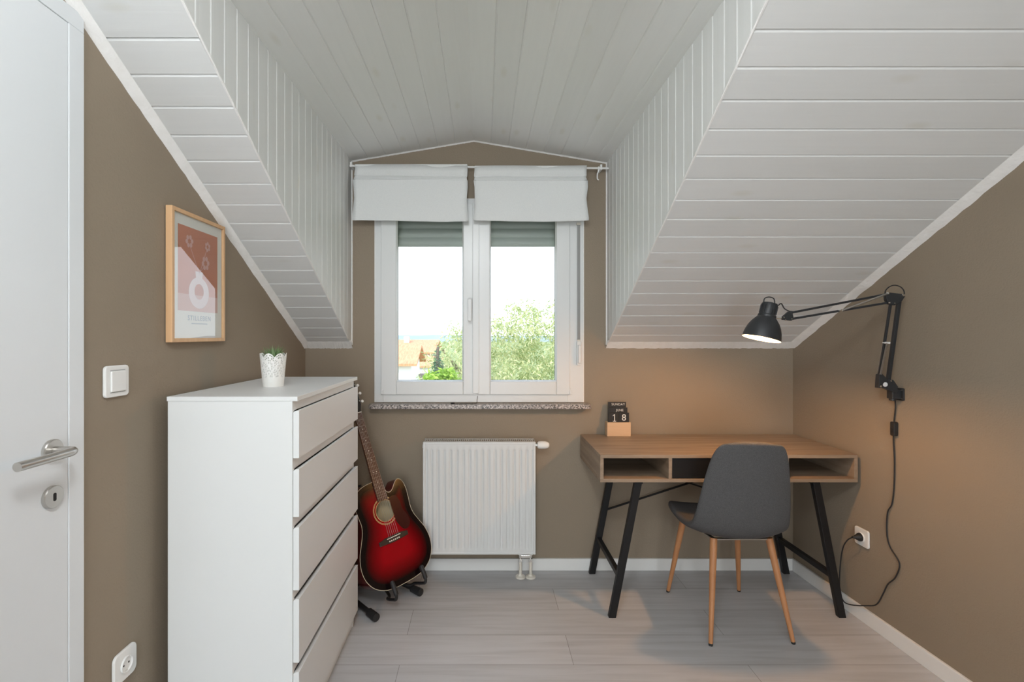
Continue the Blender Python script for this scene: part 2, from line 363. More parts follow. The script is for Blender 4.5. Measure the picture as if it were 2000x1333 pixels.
# white filler strips where boards meet the plaster
def wobble_strip(bm, path, n, w1, w2, seed):
    """strip along path: path(t)->point; n = two offset directions"""
    rnd = random.Random(seed); K = 90; rows = []
    for k in range(K+1):
        p = Vector(path(k/K)); j = 1+rnd.uniform(-0.10, 0.10)
        a = p+Vector(n[0])*w1; b = p+Vector(n[0])*w1*0.45+Vector(n[1])*w2*0.62*j; c = p+Vector(n[1])*w2*j
        rows.append([bm.verts.new(q) for q in (p-Vector(n[0])*0.0, a, b, c)])
    for k in range(K):
        for q in range(3): bm.faces.new((rows[k][q], rows[k][q+1], rows[k+1][q+1], rows[k+1][q]))
    return bm
nrm = Vector((0, -sn, -cs)); dn = Vector((0, -cs, sn))
bm = B(); wobble_strip(bm, lambda t: (XR(YB-t*2.1)+0.001, YB-t*2.1, slope(YB-t*2.1)), [(-1, 0, 0), nrm], 0.036, 0.020, 1); struct('trim_1', bm, M_caulk, smooth=50)
bm = B(); wobble_strip(bm, lambda t: (XL(YB-t*2.1)-0.001, YB-t*2.1, slope(YB-t*2.1)), [(1, 0, 0), nrm], 0.026, 0.020, 2); struct('trim_2', bm, M_caulk, smooth=50)
bm = B(); wobble_strip(bm, lambda t: (-0.99+t*(CXL+0.995), YB, H0+0.004), [(0, -0.86, 0.5), (0, 0, -1)], 0.055, 0.020, 3); struct('trim_3', bm, M_caulk, smooth=50)
bm = B(); wobble_strip(bm, lambda t: (CXR-0.004+t*(1.74-CXR), YB, H0+0.004), [(0, -0.86, 0.5), (0, 0, -1)], 0.050, 0.020, 4); struct('trim_4', bm, M_caulk, smooth=50)
bm = B()
wobble_strip(bm, lambda t: (CXL+t*(RX-CXL), YB, dorm(CXL+t*(RX-CXL))+0.001), [(0, -1, 0), (0, 0, -1)], 0.008, 0.007, 5)
wobble_strip(bm, lambda t: (RX+t*(CXR-RX), YB, dorm(RX+t*(CXR-RX))+0.001), [(0, -1, 0), (0, 0, -1)], 0.008, 0.007, 6)
struct('trim_5', bm, M_caulk, smooth=50)
for i, (X, s) in enumerate(((CXL, 1), (CXR, -1))):
    bm = B(); box(bm, min(X, X+s*0.005), max(X, X+s*0.005), YB-0.006, YB, H0+0.004, dorm(X)); struct('trim_%d' % (6+i), bm, M_caulk)
    bm = B()          # caulk bead on the outer corner of slope and cheek
    tube(bm, [(X-s*0.004, y, slope(y)+0.003) for y in [0.75+k*(YB-0.75)/40 for k in range(41)]], 0.0045, 6); struct('trim_%d' % (8+i), bm, M_caulk, smooth=60)
# baseboards
bm = B(); box(bm, XL(YB), XR(YB), YB-0.013, YB, 0, 0.066); struct('baseboard_front', bm, M_trimw, bevel=0.002)
bm = B(); prism(bm, [(XR(YB-.013), YB-.013, 0), (XR(YR), YR, 0), (XR(YR)-0.013, YR, 0), (XR(YB-.013)-0.013, YB-.013, 0)], (0, 0, 0.066)); struct('baseboard_right', bm, M_trimw, bevel=0.002)
bm = B(); prism(bm, [(XL(YB-.013), YB-.013, 0), (XL(1.20), 1.20, 0), (XL(1.20)+0.013, 1.20, 0), (XL(YB-.013)+0.013, YB-.013, 0)], (0, 0, 0.066)); struct('baseboard_left', bm, M_trimw, bevel=0.002)
# ------------------------------------------------------------------ door on the left wall
xl = XL(0.8)
dr = sroot('door_1', 'plain white interior door with brushed steel lever handle in left wall', 'door', (xl, 0.75, 0))
bm = B()
box(bm, xl-0.002, xl+0.012, 1.152, 1.196, 0, 2.06); box(bm, xl-0.002, xl+0.012, 0.27, 0.314, 0, 2.06)
prism(bm, [(xl-0.002, 0.27, 2.06), (xl-0.002, 1.196, 2.06), (xl-0.002, 1.196, 2.104), (xl-0.002, 0.27, 2.104)], (0.014, 0, 0))
obj('door_casing', bm, M_door, dr, bevel=0.0015)
bm = B(); box(bm, xl-0.002, xl+0.0105, 0.315, 1.151, 0.006, 2.059); leaf = obj('door_leaf', bm, M_door, dr, bevel=0.0010)
# lever handle
hy, hz = 1.106, 1.041
h = thing('door_handle', '', '', (xl, hy, hz)); del h['label']; del h['category']; bpy.data.objects.remove(h)
bm = B(); lathe(bm, [(0, 0.008), (0.026, 0.008), (0.026, 0.017), (0.024, 0.019), (0, 0.019)], (xl, hy, hz), (1, 0, 0), 40)
ros = obj('handle_rosette', bm, M_steel, dr, smooth=30)
bm = B(); tube(bm, smooth_path([(xl+0.018, hy, hz), (xl+0.045, hy, hz), (xl+0.060, hy-0.001, hz), (xl+0.067, hy-0.012, hz), (xl+0.068, hy-0.03, hz), (xl+0.068, hy-0.140, hz)], 6), 0.0098, 20)
obj('lever', bm, M_steel, ros, smooth=40)
bm = B(); lathe(bm, [(0, 0.008), (0.026, 0.008), (0.026, 0.017), (0.024, 0.019), (0, 0.019)], (xl, hy, 0.934), (1, 0, 0), 40)
kr = obj('keyhole_rosette', bm, M_steel, dr, smooth=30)
bm = B(); prism(bm, [(xl+0.0185, hy+a, 0.934+b) for a, b in rrect(0, 0, 0.008, 0.019, 0.0035)], (0.0010, 0, 0)); obj('keyhole', bm, M_dark, kr)
# ------------------------------------------------------------------ window
w = sroot('window_1', 'white double casement window with view of trees and orange roofs', 'window', (-0.02, YB, WZ0))
R_ = lambda px: (px-943)/350.5
Zy = lambda py: CH-(py-655)/350.5
bm = B(); y0, y1 = YB-0.006, YB+0.075
fz0, fz1 = WZ0, WZ1; 
box(bm, WX0, R_(749), y0, y1, fz0, fz1); box(bm, R_(1108), WX1, y0, y1, fz0, fz1)
box(bm, R_(749), R_(1108), y0, y1, fz0, Zy(767)); box(bm, R_(749), R_(1108), y0, y1, Zy(404), fz1)
obj('window_frame', bm, M_pvc, w, bevel=0.002)
bm = B(); box(bm, WX0-0.004, WX0+0.004, YB-0.004, YB, fz0, fz1); box(bm, WX1-0.004, WX1+0.004, YB-0.004, YB, fz0, fz1); box(bm, WX0-.004, WX1+.004, YB-0.004, YB, fz1-.002, fz1+0.005)
obj('frame_sealant', bm, M_caulk, w)
def sash(x0, x1, gx0, gx1, nm):
    bm = B(); ya, yb = YB-0.020, YB+0.050; z0, z1 = Zy(771), Zy(400); g0, g1 = Zy(745), Zy(425)
    box(bm, x0, gx0, ya, yb, z0, z1); box(bm, gx1, x1, ya, yb, z0, z1); box(bm, gx0, gx1, ya, yb, z0, g0); box(bm, gx0, gx1, ya, yb, g1, z1)
    s = obj('sash', bm, M_pvc, w, bevel=0.004)
    bm = B(); e = 0.006   # glazing bead, slanted inwards
    yc = ya+0.012
    for (a, b, c, d) in (((gx0, g0), (gx1, g0), (gx1-e, g0+e), (gx0+e, g0+e)), ((gx1, g0), (gx1, g1), (gx1-e, g1-e), (gx1-e, g0+e)), ((gx1, g1), (gx0, g1), (gx0+e, g1-e), (gx1-e, g1-e)), ((gx0, g1), (gx0, g0), (gx0+e, g0+e), (gx0+e, g1-e))):
        P8 = [(a[0], ya+0.003, a[1]), (b[0], ya+0.003, b[1]), (c[0], yc+0.004, c[1]), (d[0], yc+0.004, d[1])]
        quad(bm, P8)
        quad(bm, [(d[0], yc+0.004, d[1]), (c[0], yc+0.004, c[1]), (c[0], yb-0.03, c[1]), (d[0], yb-0.03, d[1])], 1)
    obj('glazing_bead', bm, [M_pvc, M_seal], s)
    bm = B(); quad(bm, [(gx0-0.002, YB+0.018, g0-0.002), (gx1+0.002, YB+0.018, g0-0.002), (gx1+0.002, YB+0.018, g1+0.002), (gx0-0.002, YB+0.018, g1+0.002)]); obj('window_glass', bm, M_glass, s)
    return s
s1 = sash(R_(745), R_(930.3), R_(775), R_(905), 'l'); s2 = sash(R_(931.7), R_(1112), R_(957), R_(1086), 'r')
# bar between the sashes and handle
bm = B(); box(bm, R_(923), R_(936), YB-0.026, YB-0.018, Zy(768), Zy(398)); obj('meeting_bar', bm, M_pvc, s1, bevel=0.003)
hx = R_(918)
bm = B(); prism(bm, [(hx+a, YB-0.030, Zy(594)+b) for a, b in rrect(0, 0, 0.026, 0.062, 0.008)], (0, 0.010, 0)); wh = obj('window_handle', bm, M_pvc, s1, bevel=0.002)
bm = B(); tube(bm, [(hx, YB-0.028, Zy(590)), (hx, YB-0.058, Zy(590))], 0.009, 14)
prism(bm, [(hx+a, YB-0.070, Zy(607)+b) for a, b in rrect(0, 0, 0.022, 0.122, 0.008)], (0, 0.014, 0)); obj('handle_lever', bm, M_pvc, wh, bevel=0.003)
for px in (748, 1113):
    bm = B(); box(bm, R_(px)-0.007, R_(px)+0.007, YB-0.024, YB-0.006, Zy(770), Zy(762)); box(bm, R_(px)-0.0055, R_(px)+0.0055, YB-0.022, YB-0.006, Zy(762.5), Zy(760), 0)
    obj('hinge', bm, M_pvc, w, bevel=0.002)
# shutter slats behind the panes
bm = B()
zb = 1.825
for k in range(9):
    z = zb+k*0.052
    pr = [(YB+0.13, z), (YB+0.122, z+0.012), (YB+0.121, z+0.030), (YB+0.125, z+0.046), (YB+0.129, z+0.054), (YB+0.137, z+0.054), (YB+0.137, z+0.0)]
    prism(bm, [(WX0+0.01, y, zz) for y, zz in pr], (WX1-WX0-0.02, 0, 0))
obj('roller_shutter', bm, M_shut, w, smooth=40)
# strap, guide and strap box on the right
sxp = R_(1129.5)
bm = B(); box(bm, sxp-0.008, sxp+0.008, YB-0.0135, YB-0.0115, Zy(670), Zy(440)); obj('shutter_strap', bm, mat('grey_strap', (0.30, 0.30, 0.29), 0.8), w)
bm = B(); box(bm, sxp-0.012, sxp+0.012, YB-0.016, YB-0.006, Zy(441), Zy(436)); box(bm, sxp-0.009, sxp+0.009, YB-0.018, YB-0.006, Zy(670), Zy(664)); obj('strap_guide', bm, M_cream, w, bevel=0.001)
bm = B(); prism(bm, [(sxp+0.000+a, YB-0.006, Zy(690)+b) for a, b in rrect(0, 0, 0.026, 0.136, 0.010)], (0, -0.020, 0))
prism(bm, [(sxp-0.008, YB-0.026, Zy(674)), (sxp+0.008, YB-0.026, Zy(674)), (sxp+0.008, YB-0.026, Zy(709)), (sxp-0.008, YB-0.026, Zy(709))], (0, -0.014, 0)); obj('strap_winder_box', bm, M_pvc, w, bevel=0.004)
# granite sill
bm = B(); prism(bm, [(-0.598, YB+0.0, 0.904), (-0.620, YB-0.01, 0.904), (-0.622, YB-0.058, 0.904), (-0.612, YB-0.066, 0.904), (0.583, YB-0.066, 0.904), (0.592, YB-0.058, 0.904), (0.590, YB-0.01, 0.904), (0.565, YB, 0.904)], (0, 0, 0.026))
sill = struct('window_sill', bm, M_granite, bevel=0.004)
sill.name = 'trim_10'
# little cable with a sensor on the sill
t = thing('sensor_cable', 'thin black cable with small oval end lying on granite window sill', 'cable', (-0.12, YB-0.03, 0.930))
bm = B(); tube(bm, smooth_path([(-0.029, YB-0.024, 0.972), (-0.032, YB-0.026, 0.950), (-0.037, YB-0.034, 0.9322), (-0.075, YB-0.045, 0.9318), (-0.12, YB-0.047, 0.9318), (-0.160, YB-0.047, 0.9318)], 5), 0.0013, 6); obj('wire', bm, M_black, t)
bm = B(); lathe(bm, [(0, -0.012), (0.0035, -0.008), (0.0045, 0), (0.0035, 0.008), (0, 0.012)], (-0.166, YB-0.047, 0.9345), (1, 0, 0), 12); obj('sensor', bm, M_black, t, smooth=60)
# ------------------------------------------------------------------ blind rod and roman blinds
yr_ = YB-0.055
t = thing('curtain_rod', 'thin white rod across the dormer holding two white roman blinds', 'curtain rod', (-0.02, yr_, 2.215))
bm = B(); tube(bm, [(CXL+0.004, yr_, 2.232), (CXR-0.004, yr_, 2.219)], 0.0055, 10); obj('rod', bm, M_trimw, t, smooth=40)
for px, hh in ((686, 2.236), (1174, 2.222)):
    X = (px-943)/358
    bm = B(); box(bm, X-0.007, X+0.007, yr_, YB, hh-0.010, hh+0.008); box(bm, X-0.005, X+0.005, yr_-0.008, yr_+0.008, hh-0.012, hh+0.016); obj('bracket', bm, M_trimw, t, bevel=0.001)
X = (1167.5-943)/358
bm = B(); tube(bm, smooth_path([(X+0.004, yr_-0.004, 2.226), (X+0.004, yr_-0.006, 2.205), (X-0.003, yr_-0.006, 2.185), (X-0.003, yr_-0.006, 2.160), (X+0.004, yr_-0.006, 2.154)], 4), 0.0038, 8); obj('hook', bm, M_trimw, t, smooth=50)
def blind(x0, x1, ztop, zbot, seed, label):
    rnd = random.Random(seed); t = thing('roman_blind', label, 'blind', ((x0+x1)/2, yr_, zbot), 'white roman blinds over the window')
    # front sheet with stepped folds: (z fraction, y, widening)
    z = lambda f: ztop-(ztop-zbot)*f
    pr = [(0.0, -0.010, 0), (0.10, -0.013, 0), (0.185, -0.017, 0.001), (0.20, -0.013, 0.0), (0.215, -0.018, -0.002), (0.26, -0.024, 0.0), (0.275, -0.020, 0.002), (0.29, -0.029, 0.004), (0.40, -0.031, 0.002), (0.6, -0.033, -0.003), (0.8, -0.037, 0.000), (0.97, -0.042, 0.006), (1.0, -0.038, 0.007), (0.985, -0.030, 0.006)]
    K = 26; bm = B(); rows = []
    for f, y, wd in pr:
        row = []
        for k in range(K+1):
            u = k/K; x = x0-wd+(x1-x0+2*wd)*u
            dy = 0.0022*math.sin(u*9+f*5+seed)+0.0016*math.sin(u*23+seed*3)*f
            zz = z(f)+(0.004*math.sin(u*5+seed)+0.002)*(f > 0.9)-0.012*u*(seed == 1)*(1-f)*0.7
            row.append(bm.verts.new((x+(0.002*math.sin(f*14+seed)), yr_+y+dy, zz)))
        rows.append(row)
    for i in range(len(rows)-1):
        for k in range(K): bm.faces.new((rows[i][k], rows[i][k+1], rows[i+1][k+1], rows[i+1][k]))
    o = obj('front_fold', bm, M_fab, t, smooth=35); md = o.modifiers.new('thickness', 'SOLIDIFY'); md.thickness = 0.002
    bm = B()     # folded layers behind
    for j in range(3):
        yy = yr_-0.006-0.009*j if j < 2 else yr_-0.026
        rows = []
        for f in (0.28, 0.5, 0.75, 0.95-0.03*j):
            rows.append([bm.verts.new((x0+0.003+(x1-x0-0.006)*k/10, yy-0.004*f, z(f))) for k in range(11)])
        for i in range(3):
            for k in range(10): bm.faces.new((rows[i][k], rows[i][k+1], rows[i+1][k+1], rows[i+1][k]))
    obj('rear_folds', bm, M_fab, t)
    bm = B(); box(bm, x0, x1, yr_-0.011, yr_+0.009, ztop-0.020, ztop+0.001); obj('rod_pocket', bm, M_fab, t, bevel=0.003)
    return t
blind(-0.696, -0.084, 2.238, 1.922, 1, 'left white roman blind folded up over the left sash')
blind(-0.045, 0.563, 2.230, 1.922, 2, 'right white roman blind folded up over the right sash')
# ------------------------------------------------------------------ radiator
RX0_, RX1_, RZ0, RZ1_ = -0.319, 0.281, 0.139, 0.738; RYF = 2.548
t = thing('radiator', 'white ribbed panel radiator on the wall below the window', 'radiator', (-0.019, 2.6, RZ0))
bm = B(); NX = 17*10; zs = [RZ0+0.010, RZ0+0.028, RZ0+0.034, RZ0+0.050, RZ1_-0.055, RZ1_-0.043, RZ1_-0.038, RZ1_-0.012]
amp = [0, 0, 0.4, 1, 1, 0.4, 0, 0]
rows = []
for z, a in zip(zs, amp):
    row = []
    for i in range(NX+1):
        u = i/NX; x = RX0_+0.012+(RX1_-RX0_-0.024)*u; ph = (u*17) % 1.0
        edge = min(u*17, (1-u)*17)
        s_ = min(1, max(0, (0.5-abs(ph-0.5)-0.12)/0.10)) if edge > 0.3 else 0
        row.append(bm.verts.new((x, RYF+0.001+0.0065*a*(1-s_)*(1 if edge > 0.02 else 0), z)))
    rows.append(row)
for i in range(len(rows)-1):
    for k in range(NX): bm.faces.new((rows[i][k], rows[i][k+1], rows[i+1][k+1], rows[i+1][k]))
obj('front_panel', bm, M_rad, t, smooth=60)
bm = B()
for a, b, c, d in ((RX0_, RX0_+0.012, RZ0, RZ1_), (RX1_-0.012, RX1_, RZ0, RZ1_), (RX0_+0.012, RX1_-0.012, RZ0, RZ0+0.011), (RX0_+0.012, RX1_-0.012, RZ1_-0.013, RZ1_)):
    box(bm, a, b, RYF-0.001, RYF+0.012, c, d)
obj('panel_rim', bm, M_rad, t, bevel=0.002)
for a, b in ((RX0_, RX0_+0.002), (RX1_-0.002, RX1_)):
    bm = B(); box(bm, a, b, RYF+0.012, 2.642, RZ0+0.01, RZ1_-0.002); obj('side_panel', bm, M_rad, t)
bm = B(); box(bm, RX0_+0.003, RX1_-0.003, 2.618, 2.634, RZ0+0.01, RZ1_-0.015); obj('rear_panel', bm, M_rad, t, bevel=0.002)
bm = B(); box(bm, RX0_+0.002, RX1_-0.002, RYF+0.012, RYF+0.024, RZ1_-0.004, RZ1_); box(bm, RX0_+0.002, RX1_-0.002, 2.630, 2.642, RZ1_-0.004, RZ1_)
x = RX0_+0.006
while x < RX1_-0.006: box(bm, x, x+0.0055, RYF+0.024, 2.630, RZ1_-0.005, RZ1_); x += 0.0105
obj('top_grille', bm, M_rad, t)
bm = B(); x = RX0_+0.01
while x < RX1_-0.012: box(bm, x, x+0.001, RYF+0.014, 2.616, RZ0+0.03, RZ1_-0.03); x += 0.02
obj('convector_fins', bm, M_rad, t)
bm = B(); box(bm, RX0_-0.006, RX0_, RYF+0.03, RYF+0.05, RZ1_-0.04, RZ1_-0.02); obj('vent_plug', bm, M_rad, t, bevel=0.002)
kz = RZ1_-0.022; ky = RYF+0.03
bm = B(); lathe(bm, [(0, 0), (0.011, 0), (0.011, 0.012), (0, 0.012)], (RX1_, ky, kz), (1, 0, 0), 20); vk = obj('valve_collar', bm, M_chrome, t, smooth=30)
bm = B(); lathe(bm, [(0, 0.012), (0.015, 0.013), (0.0195, 0.020), (0.0205, 0.034), (0.020, 0.055), (0.017, 0.068), (0.010, 0.076), (0, 0.078)], (RX1_, ky, kz), (1, 0, 0), 28)
for v in bm.verts: v.co.y = ky+(v.co.y-ky)
obj('thermostat_knob', bm, M_trimw, vk, smooth=50)
for X in (0.203, 0.258):
    bm = B(); tube(bm, [(X, 2.585, 0.0), (X, 2.585, 0.085)], 0.0085, 14); p = obj('supply_pipe', bm, M_cream, t, smooth=40)
    bm = B(); lathe(bm, [(0, 0.0), (0.027, 0.0), (0.026, 0.006), (0.013, 0.011), (0.010, 0.018), (0, 0.018)], (X, 2.585, 0.0), (0, 0, 1), 28); obj('floor_rosette', bm, M_cream, p, smooth=30)
    bm = B(); tube(bm, [(X, 2.585, 0.075), (X, 2.585, RZ0+0.02)], 0.0075, 14); lathe(bm, [(0.0075, 0), (0.0125, 0), (0.0125, 0.016), (0.0075, 0.016)], (X, 2.585, 0.086), n=6); lathe(bm, [(0.0075, 0), (0.0125, 0), (0.0125, 0.014), (0.0075, 0.014)], (X, 2.585, 0.122), n=6)
    obj('pipe_union', bm, M_chrome, p, smooth=30)
bm = B(); box(bm, 0.203, 0.258, 2.578, 2.592, 0.104, 0.122); obj('valve_block', bm, M_chrome, t, bevel=0.003)
# ------------------------------------------------------------------ chest of drawers
X0, X1, Y0, Y1 = -0.965, -0.566, 1.461, 2.161
t = thing('chest_of_drawers', 'tall white five-drawer chest with slanted drawer gaps against left wall', 'chest of drawers', ((X0+X1)/2, (Y0+Y1)/2, 0))
bm = B(); box(bm, X0, X1, Y0, Y1, 1.106, 1.120); obj('top_board', bm, M_dresser, t, bevel=0.0008)
for a, b in ((Y0+0.002, Y0+0.018), (Y1-0.018, Y1-0.002)):
    bm = B(); box(bm, X0+0.002, -0.582, a, b, 0.0, 1.106); obj('side_panel', bm, M_dresser, t, bevel=0.0008)
bm = B(); box(bm, X0+0.004, X0+0.010, Y0+0.018, Y1-0.018, 0.03, 1.106); obj('back_panel', bm, M_dresser, t)
bm = B(); box(bm, -0.600, -0.586, Y0+0.018, Y1-0.018, 0.0, 0.065); obj('plinth', bm, M_dresser, t)
bm = B()
for z in (1.08, 0.900, 0.722, 0.5015, 0.277): box(bm, -0.605, -0.5822, Y0+0.018, Y1-0.018, z-0.004, min(z+0.030, 1.106))
obj('front_rail', bm, M_dresser, t)
for z0, z1 in ((0.930, 1.077), (0.750, 0.897), (0.525, 0.719), (0.303, 0.4985), (0.070, 0.274)):
    bm = B()   # front: top edge cut on a slant as a grip
    prism(bm, [(-0.5815, Y0+0.006, z0), (-0.5630, Y0+0.006, z0+0.000), (-0.5630, Y0+0.006, z1), (-0.5730, Y0+0.006, z1-0.001), (-0.5815, Y0+0.006, z1-0.006)], (0, Y1-Y0-0.012, 0))
    d = obj('drawer', bm, M_dresser, t, bevel=0.0008)
    bm = B(); box(bm, X0+0.03, -0.5815, Y0+0.022, Y1-0.022, z0+0.012, z0+0.024); box(bm, X0+0.03, -0.5815, Y0+0.022, Y0+0.032, z0+0.012, z1-0.03); box(bm, X0+0.03, -0.5815, Y1-0.032, Y1-0.022, z0+0.012, z1-0.03)
    obj('drawer_box', bm, M_dresser, d)
# ------------------------------------------------------------------ plant pot
pc = Vector((-0.769, 1.757, 1.1202))
t = thing('potted_plant', 'white lace pot with small green grassy plant on top of chest', 'plant', pc)
def potmat():
    m = mat('white_pierced_metal', (0.83, 0.83, 0.80), 0.4)
    return m
M_pot = potmat(); bm = B(); n = 96; NH = 26; rows = []
def rim(a): return 0.106+0.0165*abs(math.sin(a*3.5+0.6))**0.8
for j in range(NH+1):
    f = j/NH; row = []
    for k in range(n):
        a = 2*PI*k/n; hh = f*rim(a); r = 0.0355+0.0105*(hh/0.12)
        row.append(bm.verts.new(pc+Vector((r*math.cos(a), r*math.sin(a), hh))))
    rows.append(row)
holes = 0
for j in range(NH):
    for k in range(n):
        a = rows[j][k]; b = rows[j][(k+1) % n]; c = rows[j+1][(k+1) % n]; d = rows[j+1][k]
        if 7 <= j < NH-1:
            pz = math.sin((k % 8)/8*2*PI)*math.sin(j*1.05)+0.5*math.sin(k*1.57+j*1.57)
            if (k % 2 == 0 and j % 2 == 0 and (k//2+j//2) % 4 != 0 and pz > -0.4): continue
        bm.faces.new((a, b, c, d))
bm.faces.new(rows[0][::-1])
o = obj('pot', bm, M_pot, t, smooth=50); md = o.modifiers.new('thickness', 'SOLIDIFY'); md.thickness = 0.0012
bm = B(); lathe(bm, [(0, 0.002), (0.033, 0.002), (0.041, 0.092), (0.040, 0.097), (0.034, 0.095), (0, 0.093)], pc, n=32); obj('inner_pot', bm, mat('pale_inner_pot', (0.66, 0.66, 0.63), 0.6), t, smooth=40)
def leafmat(name, c1, c2, trans=0.3):
    m = mat(name, c1, 0.55); oi = nd(m, 'ShaderNodeNewGeometry')
    r = nd(m, 'ShaderNodeValToRGB'); r.color_ramp.elements[0].color = (*c1, 1); r.color_ramp.elements[1].color = (*c2, 1)
    lk(m, oi.outputs['Random Per Island'], r.inputs[0]); lk(m, r.outputs[0], bsdf(m).inputs['Base Color'])
    tr = nd(m, 'ShaderNodeBsdfTranslucent'); lk(m, r.outputs[0], tr.inputs[0]); mx = nd(m, 'ShaderNodeMixShader'); mx.inputs[0].default_value = trans
    out = m.node_tree.nodes['Material Output']; lk(m, bsdf(m).outputs[0], mx.inputs[1]); lk(m, tr.outputs[0], mx.inputs[2]); lk(m, mx.outputs[0], out.inputs[0])
    return m
M_grass = leafmat('houseplant_green', (0.10, 0.22, 0.07), (0.36, 0.48, 0.25))
bm = B(); rnd = random.Random(3)
for k in range(150):
    a = rnd.uniform(0, 2*PI); r0 = rnd.uniform(0, 0.030); L = rnd.uniform(0.040, 0.066); lean = rnd.uniform(0.05, 0.75)
    base = pc+Vector((r0*math.cos(a), r0*math.sin(a), 0.092)); w_ = rnd.uniform(0.0012, 0.0024)
    d = Vector((math.cos(a), math.sin(a), 0)); s = Vector((-math.sin(a), math.cos(a), 0)); pts = []
    for i in range(5):
        f = i/4; pts.append(base+d*(L*lean*f*f*0.9)+Vector((0, 0, L*(f-0.35*lean*f*f))))
    L_ = [bm.verts.new(p-s*w_*(1-(i/4)**2)) for i, p in enumerate(pts)]; Rr = [bm.verts.new(p+s*w_*(1-(i/4)**2)+d*0.0002) for i, p in enumerate(pts)]
    for i in range(4): bm.faces.new((L_[i], Rr[i], Rr[i+1], L_[i+1]))
obj('leaves', bm, M_grass, t, fix=False)
# ------------------------------------------------------------------ picture on the left wall
xw = XL(1.7); ya, yb, za, zb_ = 1.505, 1.816, 1.285, 1.718; fx = xw+0.022
t = thing('framed_poster', 'light oak framed poster of a ring vase hanging on left wall', 'picture', (xw, (ya+yb)/2, za))
bm = B(); fw = 0.013
for a, b, c, d in ((ya, ya+fw, za, zb_), (yb-fw, yb, za, zb_), (ya+fw, yb-fw, za, za+fw), (ya+fw, yb-fw, zb_-fw, zb_)): box(bm, xw+0.001, fx, a, b, c, d)
obj('frame', bm, M_frame, t, bevel=0.0012)
bm = B(); box(bm, xw+0.002, fx-0.008, ya+0.008, yb-0.008, za+0.008, zb_-0.008); obj('poster_sheet', bm, mat('poster_paper', (0.74, 0.73, 0.68), 0.7), t)
M_terra = mat('terracotta_print', (0.50, 0.17, 0.085), 0.7); M_pink = mat('pink_print', (0.60, 0.36, 0.30), 0.7); M_lil = mat('pale_pink_print', (0.72, 0.60, 0.60), 0.7); M_txt = mat('grey_print', (0.33, 0.37, 0.42), 0.7)
xp = fx-0.008
def flat(name, pts, m, lvl):
    bm = B(); prism(bm, [(xp, ya+p[0]*(yb-ya), za+p[1]*(zb_-za)) for p in pts], (0.00025+lvl*0.00025, 0, 0)); return obj(name, bm, m, t)
flat('print_ground', [(0.13, 0.24), (0.87, 0.24), (0.87, 0.89), (0.13, 0.89)], M_terra, 0)
flat('print_table', [(0.13, 0.24), (0.87, 0.24), (0.87, 0.37), (0.13, 0.37)], M_pink, 1)
def circ(cx, cy, rx, ry, n=40, a0=0): return [(cx+rx*math.cos(2*PI*k/n+a0), cy+ry*math.sin(2*PI*k/n+a0)) for k in range(n)]
bm = B(); O_ = circ(0.50, 0.39, 0.19, 0.125); I_ = circ(0.50, 0.40, 0.085, 0.062)
Pq = lambda p, l: (xp+l, ya+p[0]*(yb-ya), za+p[1]*(zb_-za))
for k in range(40): quad(bm, [Pq(O_[k], 0.001), Pq(O_[(k+1) % 40], 0.001), Pq(I_[(k+1) % 40], 0.001), Pq(I_[k], 0.001)])
quad(bm, [Pq((0.44, 0.50), 0.0009), Pq((0.56, 0.50), 0.0009), Pq((0.57, 0.56), 0.0009), Pq((0.43, 0.56), 0.0009)])
obj('print_vase', bm, M_lil, t)
bm = B()
for cx, cy, s in ((0.32, 0.78, 0.075), (0.66, 0.78, 0.06), (0.62, 0.64, 0.085)):
    for k in range(6):
        a = k*PI/3+cx*7; pet = circ(cx+math.cos(a)*s*0.62, cy+math.sin(a)*s*0.46, s*0.30, s*0.24, 12)
        bm.faces.new([bm.verts.new(Pq(p, 0.0012+k*0.0001)) for p in pet])
for a, b in (((0.50, 0.55), (0.33, 0.75)), ((0.51, 0.55), (0.65, 0.76)), ((0.505, 0.55), (0.61, 0.62))):
    quad(bm, [Pq((a[0]-0.005, a[1]), 0.0009), Pq((a[0]+0.005, a[1]), 0.0009), Pq((b[0]+0.005, b[1]), 0.0009), Pq((b[0]-0.005, b[1]), 0.0009)])
obj('print_flowers', bm, mat('dusty_pink_print', (0.62, 0.36, 0.33), 0.7), t)
MT = Matrix.Translation((xp+0.0008, (ya+yb)/2+0.003, za+0.185*(zb_-za)))@Matrix(((0, 0, 1, 0), (1, 0, 0, 0), (0, 1, 0, 0), (0, 0, 0, 1)))
text_mesh('poster_title', 'STILLEBEN', 0.024, MT, M_txt, t, spacing=1.25)
bm = B(); quad(bm, [Pq((0.36, 0.140), 0.0006), Pq((0.66, 0.140), 0.0006), Pq((0.66, 0.147), 0.0006), Pq((0.36, 0.147), 0.0006)]); obj('poster_subtitle', bm, M_txt, t)
bm = B(); quad(bm, [(fx-0.004, ya+0.012, za+0.012), (fx-0.004, yb-0.012, za+0.012), (fx-0.004, yb-0.012, zb_-0.012), (fx-0.004, ya+0.012, zb_-0.012)]); obj('cover_glass', bm, M_pglass, t)
